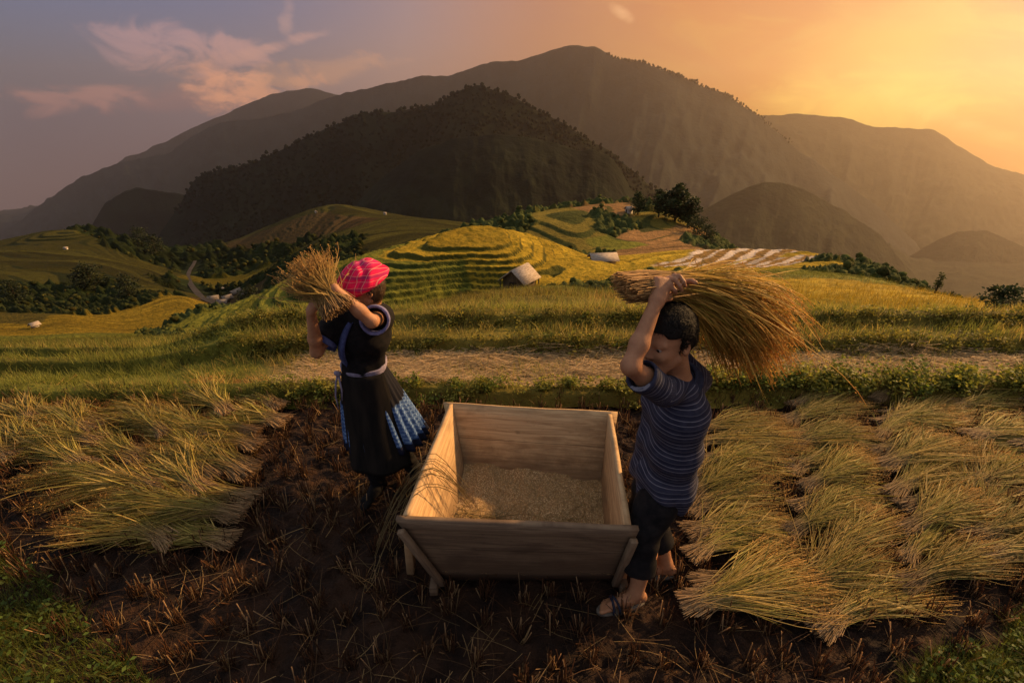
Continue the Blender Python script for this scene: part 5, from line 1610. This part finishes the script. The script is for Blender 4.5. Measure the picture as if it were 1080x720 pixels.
sandal(ftL, (-1.0, -.22, 0), .95, man); sandal(ftR, (-1.0, .1, 0), .95, man)

def held_sheaf(V, F, C, butt, axis, up, roll_label, name='rice_sheaf'):
    X1 = unit(axis); Z1 = ml(up, dtype=float); Z1 = unit(Z1 - X1 * (Z1 @ X1)); Y1 = np.cross(Z1, X1)
    o = mesh_obj(name, V @ np.stack((X1, Y1, Z1)), [F], M['straw'], None, C, False)
    o.location = butt
    return tag(o, roll_label, 'rice sheaf', 'rice sheaves swung by the threshers')
Vs, Fs, Cs = sheaf_geo(900, n=1500, length=.82, fan=.135, thick=.125, droop=.24, m=13, stray=.04, sr=.0017, green=.22, tie=.24, butt_r=.048)
Cs = Cs * ml((1.12, 1.0, .74))
held_sheaf(Vs, Fs, Cs, P(668, 302, 1.62), P(850, 286, 1.86) - P(668, 302, 1.62), (0, -.1, 1), 'big golden rice sheaf held over the head of the man in the striped shirt')

# ---------------------------------------------------------------- the woman
hdW = P(383, 303, 2.38); nkW = P(388, 326, 2.42); chW = P(386, 350, 2.43); wsW = P(384, 384, 2.44); hpW = P(386, 404, 2.44)
sLW, sRW = P(403, 333, 2.46), P(356, 337, 2.40)
eLW, hLW = P(392, 339, 2.19), P(353, 305, 2.13)
eRW, hRW = P(334, 371, 2.26), P(328, 328, 2.17)
faceB = unit((-.62, -.78, 0)); leftW = ml((-faceB[1], faceB[0], 0))
fLW, fRW = PZ(436, 499, .085), PZ(399, 508, .085)
fLW[1] += .04
RW = frame((-.86, -.42, -.42), (-.2, -.12, 1.0))
wom = person_root('woman in a red headscarf, black tunic and long apron swinging a straw bundle', (float(fRW[0]), float(fRW[1]), 0))
lo, hi = ml((-1.42, 1.95, -.02)), ml((-.40, 2.75, 1.62))
S = SDF(lo, hi, .0058)
S.chain([hpW - UPZ * .05, wsW, chW, nkW - UPZ * .05], [.085, .085, .100, .062], .05)
S.cone(sLW * .86 + sRW * .14, sRW * .86 + sLW * .14, .05, .05, .05)
kL, kR = (hpW + fLW) / 2 + ml((.0, -.05, 0)), (hpW + fRW) / 2 + ml((-.03, -.05, 0))
for hp, kn, ft in ((hpW + leftW * .06, kL, fLW), (hpW - leftW * .06, kR, fRW)):
    S.chain([hp - UPZ * .05, kn, kn * .68 + ft * .32, ft], [.070, .055, .050, .032], .04)
add_foot(S, fLW, (.35, -.9, 0), .88); add_foot(S, fRW, (-.4, -.9, 0), .88)
for sh, elb, ha in ((sLW, eLW, hLW), (sRW, eRW, hRW)):
    S.chain([sh, sh * .5 + elb * .5, elb], [.042, .037, .031], .03)
    S.chain([elb, elb * .66 + ha * .34, ha], [.032, .033, .023], .02)
S.cone(nkW - UPZ * .04, hdW + RW @ ml((-.03, 0, -.06)), .052, .048, .03)
LW_ = add_head(S, hdW, RW, .94)
shA = P(357, 326, 2.09); shB = P(305, 262, 2.24)                    # axis of her sheaf, butt to ears
axW = unit(shB - shA); gripW = shA + axW * .12
add_hand(S, hLW, unit(gripW - hLW), np.cross(axW, unit(gripW - hLW)) * -1, axW, s=.92)
add_hand(S, hRW, unit(gripW - hRW) + UPZ * .2, ml((.5, .3, .2)), axW, s=.92)
V, F = S.mesh(); V = relax(V, F, 1, .35)
part('body', V, F, M['skin_pale'], wom)
eyes(wom, lambda f, l, u: LW_(f, l, u) - ml(wom.location), RW, .94)
# hair at the nape and temples
S = SDF(hdW - .18, hdW + .18, .005)
S.ell(hdW + RW @ ml((-.02, 0, .0)), RW, ml((.095, .080, .105)), .01)
G = (S.grid() - hdW) @ RW
S.f = np.maximum(S.f, np.maximum((G[..., 0] - .045), -(G[..., 2] + .095)).astype(np.float32))
S.f = np.maximum(S.f, np.minimum(G[..., 0] + .005, .03 - G[..., 2]).astype(np.float32))
S.f += (.004 * nz3(S.grid(), 50) * 2).astype(np.float32)
V, F = S.mesh()
V2, F2 = hair_strands(V, F, 900, .04, .0014, 6, lambda p: p * 0 + ml((.2, 0, -1.0)))
M['brown_hair'] = material('brown_hair', two((.03, .016, .009), (.07, .04, .02), 50), .5, .4)
part('hair', np.concatenate((V, V2)), np.concatenate((F, F2 + len(V))), M['brown_hair'], wom)
# headscarf: wrapped turban with folds and a twisted roll in front
def plaid(t):
    co = t.vec('SUBTRACT', obco(t), tuple(hdW - ml(wom.location)))
    rot = t.new('ShaderNodeVectorRotate'); rot.inputs['Angle'].default_value = .6; t.l.new(co, rot.inputs[0])
    sp = t.new('ShaderNodeSeparateXYZ'); t.l.new(rot.outputs[0], sp.inputs[0])
    c = (.72, .012, .085)
    def line(src, per, wd, off=0.0):
        f = t.math('ABSOLUTE', t.math('SUBTRACT', t.math('FRACT', t.math('ADD', t.math('DIVIDE', src, per), off)), .5)); return t.ss(f, wd, wd * .5)
    c = t.mix(t.math('MULTIPLY', line(sp.outputs[0], .060, .22), .6), c, (.30, .006, .05))
    c = t.mix(t.math('MULTIPLY', line(sp.outputs[2], .055, .16), .5), c, (.12, .03, .12))
    c = t.mix(t.math('MULTIPLY', line(sp.outputs[0], .030, .06, .3), .55), c, (.75, .35, .30))
    return t.mix(t.math('MULTIPLY', line(sp.outputs[2], .0275, .07, .2), .5), c, (.70, .28, .22))
M['scarf'] = material('scarf', plaid, .85, .15, bump=(240, .4, .002))
S = SDF(hdW - .24, hdW + .24, .0055)
S.ell(hdW + RW @ ml((-.018, 0, .048)), RW, ml((.130, .110, .088)), .02)
S.ell(hdW + RW @ ml((-.075, 0, .030)), RW, ml((.075, .090, .070)), .03)
for k in range(28):
    a0, a1 = k * 2 * math.pi / 28, (k + 1) * 2 * math.pi / 28
    tw = [hdW + RW @ ml((-.015 + .112 * math.cos(a), .094 * math.sin(a), .030 + .018 * math.cos(a) + .006 * math.sin(3 * a))) for a in (a0, a1)]
    S.cone(tw[0], tw[1], .020, .020, .035)
S.cone(hdW + RW @ ml((.105, -.03, .055)), hdW + RW @ ml((.125, .045, .03)), .026, .030, .02)
S.cone(hdW + RW @ ml((.115, .05, .025)), hdW + RW @ ml((.135, .055, -.015)), .022, .014, .02)
G = (S.grid() - hdW) @ RW
S.f = np.maximum(S.f, (-(G[..., 2] - .004 + .10 * G[..., 0])).astype(np.float32) - .02 * np.clip(G[..., 0] - .09, 0, 1).astype(np.float32) * 40)
S.f += (0.0048 * np.sin(G[..., 2] * 80 + G[..., 0] * 30 + 6 * G[..., 1] + 8 * nz3(G, 9)) + .006 * nz3(G, 16)).astype(np.float32)
V, F = S.mesh(); V = relax(V, F, 1, .4)
part('headscarf', V, F, M['scarf'], wom)
# tunic
S = SDF(lo, hi, .0062)
S.chain([hpW, wsW, chW, nkW - UPZ * .05], [.128, .112, .128, .080], .06)
S.cone(chW + faceB * .045 + UPZ * .01 + leftW * .05, chW + faceB * .045 + UPZ * .01 - leftW * .05, .075, .075, .05)
S.cone(sLW * .88 + sRW * .12, sRW * .88 + sLW * .12, .066, .066, .05)
for sh, elb in ((sLW, eLW), (sRW, eRW)):
    S.chain([sh, sh * .22 + elb * .78], [.068, .072], .035)
for sh, elb in ((sLW, eLW), (sRW, eRW)):
    a = unit(elb - sh); c = sh + (elb - sh) * .60
    p = S.grid() - c; along = p @ a; rad = np.linalg.norm(p - along[..., None] * a, axis=-1)
    S.f = np.where((rad < .11) & (along > -.04), np.maximum(S.f, along.astype(np.float32)), S.f)
    S.cone(c - a * .05, c + a * .05, .050, .060, 0, 'sub')
S.cut(hpW - UPZ * .04, -UPZ)
S.ell(nkW + ml((-.03, -.03, .03)), RW, (.05, .05, .06), .01, 'sub')
def wfold(p):
    q = p - wsW; th = np.arctan2(q[..., 1], q[..., 0])
    return .005 * np.sin(th * 6 + q[..., 2] * 16) * sstep(q[..., 2], .25, .0) + .014 * nz3(p, 8, 2)
wrinkle(S, 1.0, 0, wfold)
V, F = S.mesh(); V = relax(V, F, 2, .4)
part('tunic', V, F, M['black_cloth'], wom)
M['indigo'] = material('indigo', two((.035, .045, .13), (.075, .095, .22), 40, .3, .7), .85, .15, bump=(260, .4, .002))
M['lilac_trim'] = material('lilac_trim', two((.10, .10, .21), (.19, .18, .33), 30, .3, .7), .85, .15, bump=(260, .4, .002))
for (sh, elb), mt in (((sLW, eLW), M['lilac_trim']), ((sRW, eRW), M['indigo'])):
    a = unit(elb - sh); S = SDF(np.minimum(sh, elb) - .14, np.maximum(sh, elb) + .14, .005)
    c0, c1 = sh + (elb - sh) * .56, sh + (elb - sh) * .86
    S.cone(c0, c1, .077, .079, 0); S.cut(c1 - a * .02, a); S.cut(c0 + a * .012, -a); S.cone(c0 + a * .02, c1 + a * .03, .060, .068, 0, 'sub')
    S.f += (.008 * nz3(S.grid(), 14, 3)).astype(np.float32)
    V, F = S.mesh(); V = relax(V, F, 1, .4); part('sleeve_cuff', V, F, mt, wom)
# blue placket running from the neck across to the hip
def surf_pt(c, ang, rx): return c + rx * (math.cos(ang) * faceB + math.sin(ang) * leftW)
tt = np.linspace(0, 1, 16)
pl = [(nkW - UPZ * .04) * (1 - t) + (wsW + UPZ * .02) * t for t in tt]
V = []
for i, t in enumerate(tt):
    rr2 = .112 + .055 * math.sin(math.pi * min(1, t * 1.1)) + .012
    ang = -.05 + .55 * math.sin(math.pi * t * .8) * .5 - .25 * t
    for k in (-.022, .022):
        V.append(surf_pt(pl[i], ang + k / rr2, rr2))
    for k in (-.022, .022):
        V.append(surf_pt(pl[i], ang + k / rr2, rr2 - .014))
V = ml(V); F = []
for i in range(15):
    a = i * 4; b = a + 4
    F += [(a, a + 1, b + 1, b), (a + 1, a + 3, b + 3, b + 1), (a + 3, a + 2, b + 2, b + 3), (a + 2, a, b, b + 2)]
part('placket', V, ml(F), M['indigo'], wom)
# pleated skirt and apron: lofts round a leaning axis
skb = P(394, 470, 2.42); skb[2] = max(skb[2], .20)
def loft(z0, z1, rad0, rad1, a0, a1, na, nz, rip, seed, off=0., sway=(0, 0)):
    A = np.linspace(a0, a1, na)[:, None]; T = np.linspace(0, 1, nz)[None]
    c0 = wsW + ml((0, 0, -.01)); r_ = rad0 + (rad1 - rad0) * T ** .8 + off
    rp_ = rip(A, T)
    cx_ = c0[0] + sway[0] * T ** 1.4; cy_ = c0[1] + sway[1] * T ** 1.4
    rr2 = r_ * (1 + rp_)
    fa = math.atan2(faceB[1], faceB[0])
    el_ = 1 - .14 * np.abs(np.cos(A))
    X = cx_ + rr2 * np.cos(A + fa) * el_; Y = cy_ + rr2 * np.sin(A + fa) * el_
    Z = c0[2] + (z1 - z0) * T + 0 * A + .012 * vnoise(A * 2 + seed, T * 0 + 1) * T
    return np.stack((X, Y, Z), -1)
def shell(name, S0, S1, mat, root, attrs=None):
    nu, nv = S0.shape[:2]; N = nu * nv
    V = np.concatenate((S0.reshape(-1, 3), S1.reshape(-1, 3))); g = grid_faces(nu, nv)
    F = [g, g[:, ::-1] + N]
    ring = [(i * nv, (i + 1) * nv) for i in range(nu - 1)] + [((nu - 1) * nv + j, (nu - 1) * nv + j + 1) for j in range(nv - 1)] + [(i * nv + nv - 1, (i - 1) * nv + nv - 1) for i in range(nu - 1, 0, -1)] + [(j, j - 1) for j in range(nv - 1, 0, -1)]
    F.append(ml([(b, a, a + N, b + N) for a, b in ring]))
    return mesh_obj(name, V - ml(root.location), F, mat, root, None, True, attrs)
pleat = lambda A, T: .055 * T ** .7 * np.sin(A * 26 + 1.2 * np.sin(A * 3)) + .05 * T * np.sin(A * 3 + 1)
zl = wsW[2]
def skirtcol(t):
    v = attr(t, 'drop').outputs['Fac']; co = obco(t)
    c = t.new('ShaderNodeCombineXYZ'); t.put(c.inputs[0], t.math('MULTIPLY', attr(t, 'turn').outputs['Fac'], 60.0)); t.put(c.inputs[1], t.math('MULTIPLY', v, 40.0))
    ch = t.new('ShaderNodeTexChecker'); t.l.new(c.outputs[0], ch.inputs[0]); ch.inputs['Scale'].default_value = 1.0
    ch.inputs[1].default_value = (.055, .11, .26, 1); ch.inputs[2].default_value = (.16, .25, .42, 1)
    pat = t.mix(t.ss(t.noise(co, 45, 4), .4, .65), ch.outputs[0], (.035, .075, .20))
    m = t.mix(t.ss(v, .40, .43), (.012, .012, .016), pat)
    m = t.mix(t.ss(v, .88, .90), m, (.012, .014, .03))
    return m
M['skirt'] = material('skirt', skirtcol, .9, .1, bump=(240, .4, .002))
na, nz_ = 260, 26
S0 = loft(0, -(zl - .37), .128, .285, -.2, 2 * math.pi - .25, na, nz_, pleat, 1, 0, (.055, .04)); S1 = loft(0, -(zl - .37), .128, .285, -.2, 2 * math.pi - .25, na, nz_, pleat, 1, -.006, (.055, .04))
dr_ = np.tile(np.linspace(0, 1, nz_)[None] + 0 * np.linspace(0, 1, na)[:, None], (2, 1)).ravel(); tu = np.tile(np.linspace(0, 1, na)[:, None] + 0 * np.linspace(0, 1, nz_)[None], (2, 1)).ravel()
shell('pleated_skirt', S0, S1, M['skirt'], wom, {'drop': dr_, 'turn': tu})
ap = lambda A, T: .028 * T * np.sin(A * 7 + 1.0) + .035 * T * np.sin(A * 2.3 + .4)
M['apron'] = material('apron', two((.006, .006, .006), (.020, .016, .013), 3.5, .3, .75, (5, 5, .7), 6), .92, .08, bump=(200, .4, .002))
S0 = loft(0, -(zl - .275), .134, .228, -.22, 1.70, 150, 30, ap, 2, .024, (.045, -.02)); S1 = loft(0, -(zl - .275), .134, .228, -.22, 1.70, 150, 30, ap, 2, .016, (.045, -.02))
shell('apron', S0, S1, M['apron'], wom)
M['sash'] = material('sash', two((.15, .13, .19), (.26, .23, .30), 30, .3, .7), .85, .15, bump=(220, .4, .002))
mb = MB()
a = np.linspace(0, 2 * math.pi, 49)
fa = math.atan2(faceB[1], faceB[0])
for k in range(3):
    pts = [wsW + ml(((.140 + .004 * math.sin(5 * q)) * math.cos(q + fa) * (1 - .14 * abs(math.cos(q))), (.140 + .004 * math.sin(5 * q)) * math.sin(q + fa) * (1 - .14 * abs(math.cos(q))), -.012 + .011 * k - .02 * math.cos(q) * .6)) for q in a]
    mb.tube(pts, .0085, 7, False)
kn_ = wsW + .150 * (math.cos(-.35) * faceB + math.sin(-.35) * leftW) + UPZ * -.015
mb.tube([kn_ + ml((-.016, 0, .005)), kn_ + ml((.0, -.012, .0)), kn_ + ml((.016, 0, -.004))], [.012, .017, .012], 8)
for dx_, ll in ((-.012, .21), (.014, .15)):
    mb.tube([kn_, kn_ + ml((dx_, -.03, -.05)), kn_ + ml((dx_ * 1.6, -.045, -ll * .6)), kn_ + ml((dx_ * 1.2, -.050, -ll))], [.007, .006, .005, .004], 6)
mb.V = [v - ml(wom.location) for v in mb.V]
mb.build('sash', M['sash'], wom, True)
# leg wraps and shoes
for kn, ft, fw in ((kL, fLW, (.35, -.9, 0)), (kR, fRW, (-.4, -.9, 0))):
    S = SDF(np.minimum(kn, ft) - .12, np.maximum(kn, ft) + .12, .006)
    S.chain([kn, kn * .68 + ft * .32, ft], [.064, .060, .046], .03)
    S.f += (.003 * np.sin(S.grid()[..., 2] * 130 + S.grid()[..., 0] * 50)).astype(np.float32)
    V, F = S.mesh(); part('leg_wrap', V, F, M['black_cloth'], wom)
    S = SDF(ft - ml((.26, .26, .12)), ft + ml((.26, .26, .08)), .006)
    add_foot(S, ft, fw, .88); S.f -= .009
    S.cut(ft + UPZ * .01, UPZ); V, F = S.mesh(); V = relax(V, F, 2, .5); part('shoe', V, F, M['black_cloth'], wom)
Vs, Fs, Cs = sheaf_geo(901, n=620, length=.285, fan=.088, thick=.075, droop=.02, m=9, stray=.2, sr=.0018, green=.08, tie=.3, butt_r=.052)
Cs = Cs * .7 + ml((.40, .235, .085)) * .35
held_sheaf(Vs, Fs, Cs, shA, axW, (0, -.3, 1), 'bushy pale straw sheaf held up by the woman in the red headscarf')
